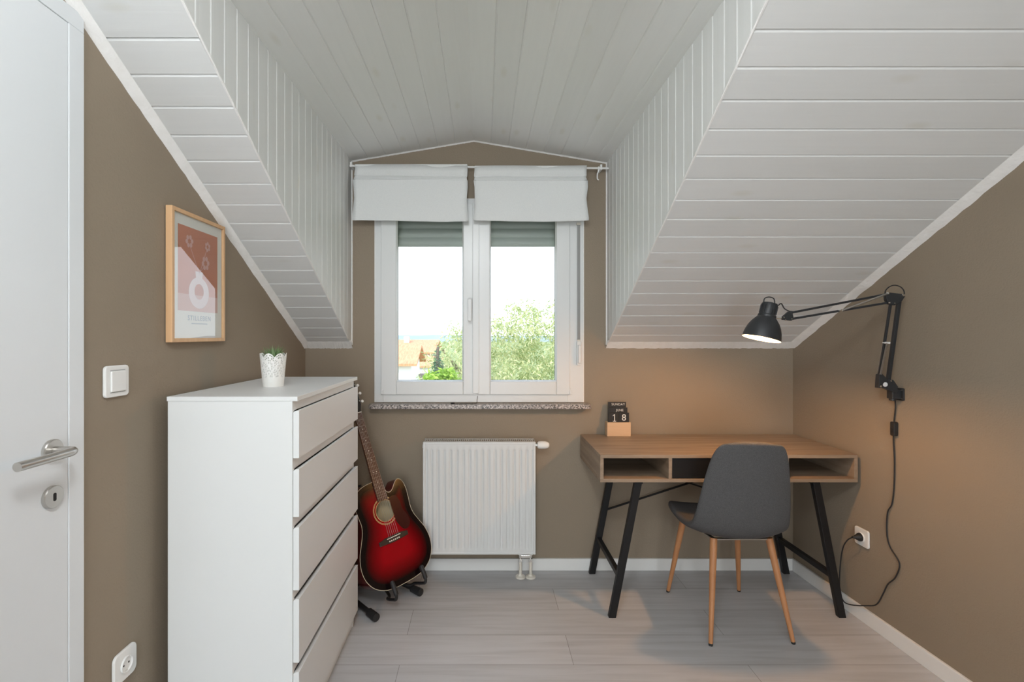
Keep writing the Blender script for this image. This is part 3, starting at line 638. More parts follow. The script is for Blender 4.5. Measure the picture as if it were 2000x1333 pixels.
# ------------------------------------------------------------------ switch and sockets
def plate(name, lab, cat, X, s, y, z, sz, kind):
    t = thing(name, lab, cat, (X, y, z-sz/2))
    bm = B(); prism(bm, [(X, y+a, z+b) for a, b in rrect(0, 0, sz, sz, sz*(0.12 if kind != 'oval' else 0.2))], (s*0.009, 0, 0)); obj('cover_plate', bm, M_trimw, t, bevel=0.003, seg=3)
    if kind == 'switch':
        bm = B(); prism(bm, [(X+s*0.009, y+a, z+b) for a, b in rrect(0, 0, sz*0.62, sz*0.66, 0.003)], (s*0.005, 0, 0)); obj('rocker', bm, M_trimw, t, bevel=0.002)
        bm = B(); box(bm, *sorted((X+s*0.0085, X+s*0.0098)), y-sz*0.31, y+sz*0.31, z-sz*0.355, z-sz*0.343); box(bm, *sorted((X+s*0.0085, X+s*0.0098)), y-sz*0.31, y+sz*0.31, z+sz*0.343, z+sz*0.355); obj('seam', bm, M_seal, t)
    else:
        bm = B(); lathe(bm, [(0.0215, 0.0145), (0.0190, 0.0145), (0.0185, 0.0095), (0, 0.0095)], (X, y, z), (s, 0, 0), 36); lathe(bm, [(0.0190, 0.0092), (0.0215, 0.0092), (0.0215, 0.0145)], (X, y, z), (s, 0, 0), 36); sk = obj('socket_well', bm, M_trimw, t, smooth=30)
        bm = B()
        for dz in (-0.0095, 0.0095): lathe(bm, [(0.0025, 0.0096), (0.0025, 0.0104), (0, 0.0104)], (X, y+dz, z), (s, 0, 0), 12)
        obj('pin_hole', bm, M_dark, sk)
        bm = B()
        for dz in (-1, 1): box(bm, *sorted((X+s*0.0095, X+s*0.0125)), y-0.003, y+0.003, z+dz*0.017-0.0012, z+dz*0.017+0.0012)
        obj('earth_clip', bm, M_chrome, sk)
    return t
plate('light_switch', 'white square light switch on left wall beside the door', 'light switch', XL(1.303), 1, 1.303, 1.183, 0.085, 'switch')
plate('power_socket', 'empty white wall socket low on left wall near door', 'socket', XL(1.333), 1, 1.333, 0.392, 0.084, 'oval')
ys = 2.193
plate('power_socket', 'white wall socket with black plug on right wall by desk', 'socket', XR(ys), -1, ys, 0.382, 0.080, 'sq')
# ------------------------------------------------------------------ desk
DX0, DX1, DY0, DY1, DZ0, DZ1 = 0.539, 1.722, 2.198, 2.648, 0.631, 0.758
t = thing('desk', 'oak-look writing desk with open compartments and black splayed legs', 'desk', ((DX0+DX1)/2, (DY0+DY1)/2, 0))
th = 0.016
bm = B(); box(bm, DX0, DX1, DY0, DY1, DZ1-th, DZ1); obj('desktop', bm, M_oak, t, bevel=0.0012)
bm = B(); box(bm, DX0, DX1, DY0, DY1, DZ0, DZ0+th); obj('bottom_board', bm, M_oak, t, bevel=0.0012)
for a in (DX0, DX1-th):
    bm = B(); box(bm, a, a+th, DY0, DY1, DZ0+th, DZ1-th); obj('side_board', bm, M_oaky, t, bevel=0.001)
dv0, dv1 = DX0+0.315, DX1-0.315-0.016
for a in (dv0, dv1):
    bm = B(); box(bm, a, a+0.016, DY0+0.002, DY1-0.012, DZ0+th, DZ1-th); obj('divider', bm, M_oaky, t, bevel=0.001)
bm = B(); box(bm, DX0+th, DX1-th, DY1-0.012, DY1, DZ0+th, DZ1-th); obj('back_board', bm, M_oak, t)
bm = B(); box(bm, dv0+0.018, dv1-0.002, DY0+0.004, DY0+0.020, DZ0+th+0.002, DZ1-th-0.002); box(bm, dv0+0.022, dv1-0.006, DY0+0.02, DY1-0.03, DZ0+th+0.004, DZ0+th+0.012)
obj('drawer', bm, M_black, t, bevel=0.001)['label'] = 'black drawer front in the middle'
dc = (DX0+DX1)/2
def leg(x0, y0, x1, y1):
    bm = B(); beam(bm, (x0, y0, 0.0), (x1, y1, DZ0), 0.034, 0.024, Vector((0, 1, 0)))
    for v in bm.verts: v.co.z = 0.0 if v.co.z < 0.1 else DZ0
    return obj('leg', bm, M_black, t, bevel=0.002)
for s in (-1, 1):
    xb, xt = dc+s*0.532, dc+s*0.410
    for y in (2.222, 2.628): leg(xb, y, xt, y)
    xm = xb+(xt-xb)*0.19/DZ0
    bm = B(); beam(bm, (xm, 2.222, 0.19), (xm, 2.628, 0.19), 0.022, 0.026); obj('stretcher', bm, M_black, t, bevel=0.002)
    bm = B(); box(bm, xt-0.02, xt+0.02, 2.215, 2.635, DZ0-0.012, DZ0-0.0005); obj('mounting_rail', bm, M_black, t)
for s in (-1, 1):
    xa = dc+s*(0.532-0.122*0.345/DZ0)
    bm = B(); beam(bm, (xa, 2.632+0.004*s, 0.345), (dc-s*0.40, 2.632+0.004*s, 0.625), 0.008, 0.008); obj('cross_brace', bm, M_black, t)
# ------------------------------------------------------------------ calendar
cx0, cx1, cy, cz = 0.676, 0.804, 2.600, DZ1
t = thing('desk_calendar', 'pale wooden block calendar with black cards on rear left desk corner', 'calendar', ((cx0+cx1)/2, cy+0.025, cz))
bm = B()
box(bm, cx0, cx1, cy, cy+0.009, cz, cz+0.075); box(bm, cx0, cx1, cy+0.038, cy+0.046, cz, cz+0.075); box(bm, cx0, cx0+0.006, cy+0.009, cy+0.038, cz, cz+0.075); box(bm, cx1-0.006, cx1, cy+0.009, cy+0.038, cz, cz+0.075); box(bm, cx0+0.006, cx1-0.006, cy+0.009, cy+0.038, cz, cz+0.008)
obj('wooden_block', bm, M_calw, t, bevel=0.0012)
M_card = mat('black_card', (0.013, 0.013, 0.013), 0.5); M_wtxt = mat('white_print', (0.75, 0.75, 0.72), 0.6)
F3 = lambda x, y, z: Matrix.Translation((x, y, z))@Matrix.Rotation(PI/2, 4, 'X')
def card(x0, x1, y, zt, s, tx, tz, size, sp=1.0):
    bm = B(); box(bm, x0, x1, y, y+0.0025, cz+0.009, zt); c = obj('card', bm, M_card, t)
    text_mesh('card_text', s, size, F3(tx, y-0.0004, tz), M_wtxt, c, spacing=sp)
card(0.688, 0.787, cy+0.031, cz+0.182, 'SUNDAY', 0.744, cz+0.169, 0.0175, 1.1)
card(0.686, 0.792, cy+0.022, cz+0.153, 'JUNE', 0.750, cz+0.138, 0.0175, 1.05)
bm = B(); box(bm, 0.686, 0.742, cy+0.012, cy+0.0145, cz+0.009, cz+0.126); c1 = obj('card', bm, M_card, t)
bm = B(); z0_ = cz+0.0815
for q in ([(0.7165, z0_), (0.7205, z0_), (0.7205, z0_+0.036), (0.7165, z0_+0.036)], [(0.709, z0_+0.026), (0.7165, z0_+0.031), (0.7165, z0_+0.036), (0.709, z0_+0.029)], [(0.710, z0_-0.003), (0.727, z0_-0.003), (0.727, z0_), (0.710, z0_)]):
    prism(bm, [(x, cy+0.0119, z) for x, z in q], (0, -0.0005, 0))
bmesh.ops.remove_doubles(bm, verts=bm.verts, dist=0.0001); obj('card_text', bm, M_wtxt, c1)
card(0.744, 0.798, cy+0.012, cz+0.126, '8', 0.770, cz+0.0985, 0.050)
# ------------------------------------------------------------------ chair
cc = Vector((1.115, 2.2, 0)); t = thing('desk_chair', 'grey upholstered shell chair with round orange-wood legs at the desk', 'chair', (1.13, 2.22, 0))
pf = [(0.245, 0.418, 0.150, 0), (0.240, 0.436, 0.188, 0.1), (0.205, 0.447, 0.210, 0.25), (0.12, 0.440, 0.219, 0.5), (0.0, 0.432, 0.219, 0.75), (-0.10, 0.435, 0.212, 1.0), (-0.16, 0.452, 0.205, 1.2), (-0.200, 0.492, 0.199, 1.25), (-0.220, 0.55, 0.193, 1.15), (-0.236, 0.63, 0.183, 1.0), (-0.252, 0.71, 0.170, 0.9), (-0.267, 0.785, 0.156, 0.8), (-0.276, 0.832, 0.141, 0.7), (-0.280, 0.862, 0.127, 0.65), (-0.282, 0.880, 0.108, 0.6)]
drop = {12: 0.003, 13: 0.012, 14: 0.022}
rot = Matrix.Rotation(math.radians(-6), 3, 'Z'); bm = B(); rows = []; NU = 14
for i, (y, z, hw, cv) in enumerate(pf):
    a = Vector(pf[max(i-1, 0)][:2]); b = Vector(pf[min(i+1, len(pf)-1)][:2]); tg = (b-a).normalized(); nn = Vector((-tg.y, tg.x)); 
    if nn.y < 0 and i < 6: nn = -nn
    if i >= 6 and nn.x < 0: nn = -nn
    row = []
    for k in range(NU+1):
        u = -1+2*k/NU; off = cv*0.040*abs(u)**2.4
        p = Vector((hw*u*(1-0.03*abs(u)), y+nn.x*off, z+nn.y*off-drop.get(i, 0)*abs(u)**3)); p = rot@p
        row.append(bm.verts.new(p+cc))
    rows.append(row)
for i in range(len(rows)-1):
    for k in range(NU): bm.faces.new((rows[i][k], rows[i][k+1], rows[i+1][k+1], rows[i+1][k]))
bmesh.ops.recalc_face_normals(bm, faces=bm.faces); 
o = obj('seat_shell', bm, M_chair, t, smooth=80); md = o.modifiers.new('padding', 'SOLIDIFY'); md.thickness = 0.032; md.offset = 0; md.use_even_offset = True
md = o.modifiers.new('subdivision', 'SUBSURF'); md.levels = 2; md.render_levels = 2
feet = [((0.9595, 2.016), (1.015, 2.105)), ((1.3145, 2.028), (1.258, 2.105)), ((0.943, 2.436), (0.985, 2.345)), ((1.3055, 2.441), (1.245, 2.345))]
for (fx_, fy_), (tx_, ty_) in feet:
    p = Vector((fx_, fy_, 0.008)); q = Vector((tx_, ty_, 0.416)); bm = B(); tube(bm, [p, p.lerp(q, 0.5), p.lerp(q, 0.9), q], [0.0085, 0.0125, 0.0150, 0.0150], 20); l = obj('leg', bm, M_leg, t, smooth=40)
    d = (q-p).normalized(); bm = B(); tube(bm, [p-d*0.008, p+d*0.001], [0.008, 0.0088], 16); obj('foot_glide', bm, M_blackp, l, smooth=40)
bm = B()
for a, b in ((0, 1), (2, 3), (0, 2), (1, 3)):
    beam(bm, (*feet[a][1], 0.412), (*feet[b][1], 0.412), 0.018, 0.006)
obj('seat_frame', bm, M_steel, t, bevel=0.002)
# ------------------------------------------------------------------ wall lamp with jointed arms
LY = 1.935; LS = F/LY
def LP(px, py, dy=0):      # the arms swing from the bracket out to the head, the elbow 7 cm nearer than the bracket
    k = 0 if px < 1700 else min(1, max(0, (py-600)/145)); y = LY+0.062*k
    return Vector(((px-VPX)*y/F, y+dy, CH-(py-VPY)*y/F))
wy = 2.007; wx = XR(wy); wz = 1.061
t = thing('wall_lamp', 'black jointed-arm wall lamp, lit, reaching over the desk', 'lamp', (wx, wy, wz-0.03))
bm = B(); prism(bm, [(wx, wy+a, wz+b) for a, b in rrect(0, 0, 0.050, 0.052, 0.005)], (-0.006, 0, 0)); wp = obj('wall_plate', bm, M_lampm, t, bevel=0.001)
bm = B()
for a, b in ((-0.017, 0.018), (-0.017, -0.018), (0.017, 0.018), (0.017, -0.018)): lathe(bm, [(0.0035, 0.006), (0.003, 0.008), (0, 0.0085)], (wx, wy+a, wz+b), (-1, 0, 0), 10)
obj('screw', bm, M_chrome, wp)
bm = B(); box(bm, wx-0.042, wx-0.006, wy-0.014, wy+0.016, wz-0.020, wz+0.018); tube(bm, [(wx-0.030, wy, wz-0.028), (wx-0.030, wy, wz+0.030)], 0.012, 16); obj('pivot_block', bm, M_lampm, wp, bevel=0.003)
bx = LP(1738, 752)
def plate_poly(nm, px, th=0.012, par=None):
    bm = B(); prism(bm, [LP(x, y, -th/2) for x, y in px], (0, th, 0)); return obj(nm, bm, M_lampm, par or t, bevel=0.001)
jb = plate_poly('base_joint', [(1714, 732), (1719, 730), (1731, 742), (1741, 742), (1750, 755), (1748, 768), (1737, 764), (1724, 758), (1712, 758)], 0.020)
bm = B(); lathe(bm, [(0, 0), (0.0095, 0), (0.0095, 0.002), (0, 0.002)], LP(1724.5, 751, -0.0102), (0, -1, 0), 24); obj('badge', bm, mat('silver_badge', (0.7, 0.7, 0.7), 0.4), jb)
bm = B(); lathe(bm, [(0, 0), (0.004, 0), (0.004, 0.004), (0, 0.004)], LP(1715, 754.5, -0.0102), (0, -1, 0), 12); lathe(bm, [(0, 0), (0.003, 0), (0.003, 0.004), (0, 0.004)], LP(1735, 744, -0.0102), (0, -1, 0), 12); obj('joint_screw', bm, M_chrome, jb)
def bar(nm, a, b, w=0.010, dy=0, m=None, par=None):
    bm = B(); beam(bm, LP(*a, dy), LP(*b, dy), w, w*1.0, Vector((0, 1, 0))); return obj(nm, bm, m or M_lampm, par or t, bevel=0.001)
def rod(nm, a, b, r, dy=0, m=None, par=None, coil=False):
    bm = B(); p, q = LP(*a, dy), LP(*b, dy)
    if coil:
        d = (q-p); A, Bv = frame_of(d); n = int(d.length/0.0032); pts = [p+d*(k/(n*8))+(A*math.cos(k*PI/4)+Bv*math.sin(k*PI/4))*r for k in range(n*8+1)]
        tube(bm, pts, 0.0011, 5)
    else: tube(bm, [p, q], r, 10)
    return obj(nm, bm, m or M_lampm, par or t)
bar('lower_arm', (1736.5, 748), (1759.5, 579), 0.0125, 0.006)
la = bar('lower_arm', (1719, 741), (1742, 592), 0.0080, 0.006)
rod('spring', (1716.5, 732), (1729.5, 670), 0.0030, -0.008, M_steel, la, coil=True)
rod('spring', (1719.5, 732), (1731.5, 672), 0.0030, 0.014, M_steel, la, coil=True)
bm = B(); lathe(bm, [(0, -0.012), (0.004, -0.012), (0.004, 0.018), (0, 0.018)], LP(1730, 670), (0, -1, 0), 14); obj('spring_pin', bm, M_trimw, la, smooth=30)
el = plate_poly('elbow_joint', [(1728, 574), (1734, 572), (1762, 575), (1765, 579), (1759, 588), (1744, 597), (1733, 594), (1729, 586)], 0.016)
bm = B()
for (x, y), r in (((1730.5, 573.5), 0.0055), ((1760.5, 577.5), 0.0055), ((1733, 592), 0.003), ((1743, 593), 0.003)): lathe(bm, [(0, 0), (r, 0), (r*0.8, 0.004), (0, 0.005)], LP(x, y, -0.008), (0, -1, 0), 16)
obj('joint_screw', bm, M_chrome, el, smooth=40)
bm = B(); tube(bm, smooth_path([LP(1730, 574, 0.004), LP(1731, 567, 0.002), LP(1738, 560, 0), LP(1748, 557.5, 0), LP(1759, 561, 0), LP(1765.5, 569, 0), LP(1766, 579, 0.002), LP(1761, 588, 0.006)], 6), 0.0022, 8); obj('cable_loop', bm, M_blackp, el, smooth=60)
ua = bar('upper_arm', (1731, 575), (1543, 611.5), 0.0085, -0.003)
bar('upper_arm', (1732, 592), (1546, 623.5), 0.0085, 0.003)
rod('spring', (1730, 574), (1640, 607), 0.0030, -0.012, M_steel, ua, coil=True)
bm = B(); lathe(bm, [(0, -0.008), (0.0045, -0.008), (0.0045, 0.014), (0, 0.014)], LP(1639, 607), (0, -1, 0), 14); obj('spring_pin', bm, M_chrome, ua, smooth=30)
ej = plate_poly('head_joint', [(1539, 609), (1546, 610), (1549, 624), (1544, 627), (1528, 625), (1526, 621)], 0.012)
bm = B(); tube(bm, [LP(1530, 621), LP(1521, 622), LP(1508, 620)], 0.0028, 8)
for x, y in ((1529, 620.5), (1532, 625.5), (1544, 623.5)): lathe(bm, [(0, 0), (0.0028, 0), (0.0022, 0.003), (0, 0.003)], LP(x, y, -0.006), (0, -1, 0), 12)
obj('swivel', bm, M_chrome, ej, smooth=40)
# lamp head
rc = LP(1486.8, 662.2); ax = Vector((-0.246, -0.010, -0.963)).normalized(); up = -ax
R0 = 0.0700
shade_prof = [(R0, 0.0), (R0*0.985, 0.012), (R0*0.94, 0.030), (R0*0.85, 0.050), (R0*0.72, 0.068), (R0*0.56, 0.083), (R0*0.46, 0.092)]
bm = B(); lathe(bm, shade_prof, rc, up, 56); sh = obj('lamp_shade', bm, M_lampm, t, smooth=60)
bm = B(); lathe(bm, [(r-0.0012, h+0.0002) for r, h in shade_prof]+[(0.001, 0.088)], rc, up, 56); obj('shade_lining', bm, mat('white_shade_lining', (0.85, 0.82, 0.75), 0.5), sh, smooth=60)
bm = B(); lathe(bm, [(0.030, 0.088), (0.0335, 0.090), (0.0335, 0.098), (0.0300, 0.102), (0.0300, 0.142), (0.0270, 0.148), (0.020, 0.150), (0, 0.150)], rc, up, 40); hs = obj('lamp_socket', bm, M_lampm, sh, smooth=35)
bm = B(); A_, B_ = frame_of(up)
for k in range(12):
    a = 2*PI*k/12; d = A_*math.cos(a)+B_*math.sin(a); beam(bm, rc+up*0.104+d*0.0305, rc+up*0.138+d*0.0305, 0.004, 0.003, d)
obj('cooling_rib', bm, M_lampm, hs)
tp = rc+up*0.150; side = Vector((1, 0, 0)); side = (side-up*side.dot(up)).normalized()
bm = B(); tube(bm, smooth_path([tp-side*0.026-up*0.004, tp-side*0.026+up*0.012, tp-side*0.010+up*0.022, tp+side*0.010+up*0.020, tp+side*0.018+up*0.004, tp+side*0.018-up*0.003], 6), 0.0022, 8); obj('handle_loop', bm, M_lampm, hs, smooth=60)
bm = B(); tube(bm, smooth_path([rc+up*0.140+side*0.027, LP(1520, 597), LP(1526, 593.5), LP(1532, 603), LP(1541, 608), LP(1548, 609)], 6), 0.0023, 8); obj('head_cable', bm, M_blackp, ej, smooth=60)
bm = B(); lathe(bm, [(0, 0.026), (0.016, 0.030), (0.024, 0.040), (0.024, 0.050), (0.018, 0.066), (0.013, 0.084)], rc, up, 28); obj('light_bulb', bm, mat('glowing_bulb', (1, 0.9, 0.7), 0.4, emis=(1.0, 0.66, 0.34), es=9), hs, smooth=60)
lp = light('lamp_bulb_light', 'POINT', rc+up*0.016, (0, 0, 0), 15, (1.0, 0.48, 0.15), shadow_soft_size=0.018)
# ------------------------------------------------------------------ lamp cable with inline switch and plug (hangs on the wall)
def onwall(px, py, off=0.010):
    z = (1.7286+0.0283*YB-off)/((px-VPX)/F+0.0283); return Vector((1.7286+0.0283*(YB-z)-off, z, CH-(py-VPY)*z/F))
pA = [onwall(1747, 776, 0.012), onwall(1749, 795, 0.006), onwall(1746, 825, 0.006), onwall(1745, 860, 0.006), onwall(1747, 900, 0.005), onwall(1746, 950, 0.005), onwall(1742, 985, 0.005), onwall(1733.5, 1002, 0.006), onwall(1732, 1040, 0.006), onwall(1738, 1068, 0.006), onwall(1756.5, 1101, 0.006), onwall(1749, 1128, 0.006), onwall(1734, 1142, 0.006), onwall(1725, 1160, 0.010), onwall(1712, 1181, 0.018)]
pA += [onwall(1692, 1184, 0.022), onwall(1662, 1182, 0.024), onwall(1647, 1174, 0.026), onwall(1640, 1150, 0.030), onwall(1641, 1105, 0.036), onwall(1646, 1072, 0.044), onwall(1655, 1056, 0.052), Vector((XR(ys)-0.046, ys, 0.382))]
bm = B(); tube(bm, smooth_path(pA, 8), 0.0026, 8); cord = obj('power_cord', bm, M_blackp, t, smooth=60)
sp_ = onwall(1746, 838, 0.011); bm = B(); prism(bm, [sp_+Vector((0.010, a, b)) for a, b in rrect(0, 0, 0.021, 0.060, 0.006)], (-0.019, 0, 0)); sw = obj('inline_switch', bm, M_blackp, cord, bevel=0.003)
bm = B(); box(bm, sp_.x-0.0115, sp_.x-0.008, sp_.y-0.006, sp_.y+0.006, sp_.z-0.014, sp_.z+0.004); obj('switch_slider', bm, M_blackp, cord, bevel=0.001)
pz = XR(ys); bm = B(); lathe(bm, [(0, 0.0102), (0.0165, 0.0102), (0.0175, 0.020), (0.0120, 0.030), (0.0065, 0.040), (0.0045, 0.050), (0, 0.050)], (pz, ys, 0.382), (-1, 0, 0), 24); obj('plug', bm, M_blackp, cord, smooth=40)
# ------------------------------------------------------------------ guitar
GU = Vector((-0.327, 0.200, 0.918)).normalized(); GN = Vector((0.63, -0.71, 0.30)); GN = (GN-GU*GN.dot(GU)).normalized(); GR = GU.cross(GN).normalized()
GS = 0.99; GB = Vector((-0.442, 2.36, 0.308))
GO = GB-GU*0.216*GS
G = lambda u, v, w=0: GO+(GR*u+GU*v+GN*w)*GS
t = thing('acoustic_guitar', 'red sunburst cutaway acoustic guitar leaning on floor stand beside chest', 'guitar', GO)
right = [(0.0, 0.0), (0.055, 0.0015), (0.11, 0.012), (0.160, 0.042), (0.190, 0.088), (0.199, 0.140), (0.190, 0.195), (0.168, 0.245), (0.150, 0.285), (0.143, 0.325), (0.146, 0.370), (0.148, 0.415), (0.142, 0.452), (0.128, 0.474), (0.110, 0.478), (0.090, 0.462), (0.072, 0.440), (0.052, 0.430), (0.034, 0.440), (0.028, 0.470), (0.028, 0.505)]
left = [(-0.028, 0.505), (-0.075, 0.500), (-0.115, 0.484), (-0.140, 0.452), (-0.149, 0.410), (-0.145, 0.365), (-0.141, 0.325), (-0.150, 0.285), (-0.168, 0.245), (-0.190, 0.195), (-0.199, 0.140), (-0.190, 0.088), (-0.160, 0.042), (-0.11, 0.012), (-0.055, 0.0015), (0, 0)]
sm = [(p.x, p.y) for p in smooth_path([(a, b, 0) for a, b in right], 5)]+[(p.x, p.y) for p in smooth_path([(a, b, 0) for a, b in left], 5)][:-1]
hc = (0.0, 0.352); hr = 0.0500; dep = 0.112
def segdist(p, a, b):
    ax_, ay_ = a; bx_, by_ = b; dx, dy = bx_-ax_, by_-ay_; L2 = dx*dx+dy*dy
    tt = 0 if L2 == 0 else max(0, min(1, ((p[0]-ax_)*dx+(p[1]-ay_)*dy)/L2)); return math.hypot(p[0]-ax_-tt*dx, p[1]-ay_-tt*dy)
def burst(name, c0, c1, c2):
    m = mat(name, c1, 0.16, coat=0.08, spec=0.2); at = nd(m, 'ShaderNodeAttribute', attribute_name='edge')
    r = nd(m, 'ShaderNodeValToRGB'); E = r.color_ramp.elements
    E[0].position = 0.0; E[0].color = (*c0, 1); E[1].position = 1.0; E[1].color = (*c2, 1)
    e = E.new(0.20); e.color = (*c0, 1); e = E.new(0.46); e.color = (*c1, 1)
    lk(m, at.outputs['Fac'], r.inputs[0]); lk(m, r.outputs[0], bsdf(m).inputs['Base Color']); return m
M_top = burst('red_sunburst_lacquer', (0.006, 0.003, 0.003), (0.095, 0.0005, 0.002), (0.28, 0.001, 0.005))
M_side = mat('dark_red_lacquer', (0.10, 0.004, 0.005), 0.2, coat=0.5)
M_gwood = mat('bare_spruce_inside', (0.62, 0.48, 0.27), 0.6)
bm = B(); ly = bm.verts.layers.float.new('edge'); NR = 26; rows = []
for j in range(NR+1):
    f = j/NR; row = []
    for (u, v) in sm:
        L = math.hypot(u-hc[0], v-hc[1]); hu, hv = hc[0]+(u-hc[0])/L*hr, hc[1]+(v-hc[1])/L*hr
        p = (u+(hu-u)*f, v+(hv-v)*f); vt = bm.verts.new(G(*p, 0)); 
        d = min(segdist(p, sm[i], sm[(i+1) % len(sm)]) for i in range(len(sm))); vt[ly] = min(1, d/0.12); row.append(vt)
    rows.append(row)
n = len(sm)
for j in range(NR):
    for k in range(n): bm.faces.new((rows[j][k], rows[j][(k+1) % n], rows[j+1][(k+1) % n], rows[j+1][k]))
body = obj('soundboard', bm, M_top, t, smooth=30)
bm = B(); A = [bm.verts.new(G(u, v, -0.0005)) for u, v in sm]; C = [bm.verts.new(G(u, v, -dep+0.02*(v/0.5))) for u, v in sm]
for k in range(n): bm.faces.new((A[k], A[(k+1) % n], C[(k+1) % n], C[k]))
ctr = bm.verts.new(G(0, 0.25, -dep+0.006))
for k in range(n): bm.faces.new((C[k], C[(k+1) % n], ctr))
obj('sides_and_back', bm, M_side, t, smooth=40)
bm = B(); q = [(0.92*u, 0.25+0.92*(v-0.25)) for u, v in sm]; bm.faces.new([bm.verts.new(G(u, v, -0.082)) for u, v in q][::-1]); obj('inner_back', bm, M_gwood, t)
bm = B(); tube(bm, [G(u, v, -0.001) for u, v in sm], 0.0014, 6, closed=True); obj('binding', bm, mat('cream_binding', (0.72, 0.62, 0.45), 0.35), t, smooth=60)
# rosette
bm = B()
for r_, w_ in ((0.0525, 0.0012), (0.062, 0.0008), (0.066, 0.0010)):
    N_ = 64
    for k in range(N_):
        a, b = 2*PI*k/N_, 2*PI*(k+1)/N_
        quad(bm, [G(hc[0]+rr*math.cos(x), hc[1]+rr*math.sin(x), 0.0007) for rr, x in ((r_-w_, a), (r_+w_, a), (r_+w_, b), (r_-w_, b))])
obj('rosette', bm, mat('gold_inlay', (0.62, 0.42, 0.18), 0.35), body)
# pickguard to the right of the hole
pg = [(0.038, 0.405), (0.075, 0.405), (0.092, 0.37), (0.095, 0.33), (0.112, 0.29), (0.115, 0.255), (0.096, 0.232), (0.070, 0.235), (0.052, 0.262), (0.040, 0.296)]
pgs = [(p.x, p.y) for p in smooth_path([(a, b, 0) for a, b in pg+[pg[0]]], 5)][:-1]
bm = B(); prism(bm, [G(u, v, 0.0005) for u, v in pgs], GN*0.0010); obj('pickguard', bm, mat('dark_pickguard', (0.030, 0.003, 0.004), 0.35, spec=0.2), t)
def gbox(bm, u0, u1, v0, v1, w0, w1, u0b=None, u1b=None):
    u0b = u0 if u0b is None else u0b; u1b = u1 if u1b is None else u1b
    P_ = [G(u0, v0, w0), G(u1, v0, w0), G(u1b, v1, w0), G(u0b, v1, w0)]; prism(bm, P_, GN*(w1-w0)*GS); return bm
bm = B(); prism(bm, [G(u, v, 0.0005) for u, v in [(-0.082, 0.203), (-0.045, 0.200), (0, 0.197), (0.045, 0.200), (0.082, 0.203), (0.082, 0.222), (0.045, 0.229), (-0.045, 0.229), (-0.082, 0.222)]], GN*0.0085); br = obj('bridge', bm, mat('black_rosewood', (0.018, 0.013, 0.011), 0.4), t, bevel=0.002)
bm = B(); gbox(bm, -0.038, 0.038, 0.2205, 0.2235, 0.008, 0.0125); obj('saddle', bm, M_cream, br)
for k in range(6):
    bm = B(); lathe(bm, [(0.0036, 0), (0.0032, 0.003), (0, 0.0042)], G(-0.027+k*0.0108, 0.208, 0.0088), GN, 12); obj('bridge_pin', bm, M_cream, br, smooth=50)
NV = 0.864
M_fb = oakmat('rosewood_fretboard', (0.060, 0.024, 0.014), (0.11, 0.048, 0.028), 2)
bm = B(); gbox(bm, -0.0275, 0.0275, 0.404, NV, 0.0005, 0.0070, -0.0215, 0.0215); fb = obj('fretboard', bm, M_fb, t)
bm = B()
for k in range(1, 21):
    v = NV-0.648*(1-2**(-k/12)); hw = 0.0215+0.006*(NV-v)/(NV-0.404)
    if v > 0.406: gbox(bm, -hw, hw, v-0.0007, v+0.0007, 0.0068, 0.0080)
obj('frets', bm, mat('dull_fret_wire', (0.35, 0.30, 0.25), 0.5, 0.6), fb)
bm = B()
for k in (3, 5, 7, 9, 15, 17): v = NV-0.648*(1-2**(-(k-0.5)/12)); lathe(bm, [(0.0028, 0), (0, 0.0002)], G(0, v, 0.0071), GN, 10)
for du in (-0.009, 0.009): v = NV-0.648*(1-2**(-(11.5)/12)); lathe(bm, [(0.0028, 0), (0, 0.0002)], G(du, v, 0.0071), GN, 10)
obj('position_dots', bm, M_cream, fb)
bm = B(); gbox(bm, -0.0215, 0.0215, NV, NV+0.005, 0.0005, 0.0085); obj('nut', bm, M_cream, fb)
bm = B(); rws = []
for v, hw, dp in ((0.46, 0.0275, 0.075), (0.485, 0.027, 0.045), (0.51, 0.026, 0.026), (0.60, 0.0245, 0.0215), (0.75, 0.023, 0.0205), (NV, 0.0215, 0.019), (NV+0.02, 0.022, 0.016)):
    rws.append([bm.verts.new(G(hw*math.cos(PI+PI*k/10), v, -dp*math.sin(PI*k/10))) for k in range(11)])
for i in range(len(rws)-1):
    for k in range(10): bm.faces.new((rws[i][k], rws[i][k+1], rws[i+1][k+1], rws[i+1][k]))
for r_ in rws: 
    pass
obj('neck', bm, M_side, t, smooth=50)
bm = B(); prism(bm, [G(u, v, -0.014) for u, v in [(-0.022, NV+0.004), (0.022, NV+0.004), (0.037, NV+0.045), (0.034, NV+0.185), (0, NV+0.195), (-0.034, NV+0.185), (-0.037, NV+0.045)]], GN*0.014); hd = obj('headstock', bm, mat('black_headstock', (0.015, 0.012, 0.012), 0.25), t, bevel=0.002)
for k in range(6):
    s = -1 if k < 3 else 1; v = NV+0.06+(k % 3)*0.045
    bm = B(); tube(bm, [G(s*0.024, v, 0.0), G(s*0.024, v, 0.018)], 0.003, 10); tube(bm, [G(s*0.036, v, -0.010), G(s*0.048, v, -0.010)], 0.002, 8); pg_ = obj('tuning_post', bm, M_chrome, hd)
    bm = B(); lathe(bm, [(0, -0.003), (0.007, -0.002), (0.008, 0.001), (0.007, 0.003), (0, 0.004)], G(s*0.053, v, -0.010), GN, 16); obj('tuning_button', bm, M_trimw, pg_, smooth=50)
for k in range(6):
    u0, u1 = -0.027+k*0.0108, -0.0175+k*0.007
    bm = B(); tube(bm, [G(u0, 0.222, 0.0130), G(u1, NV+0.002, 0.0092)], 0.0004 if k > 2 else 0.0006, 6); obj('string', bm, M_chrome, t)
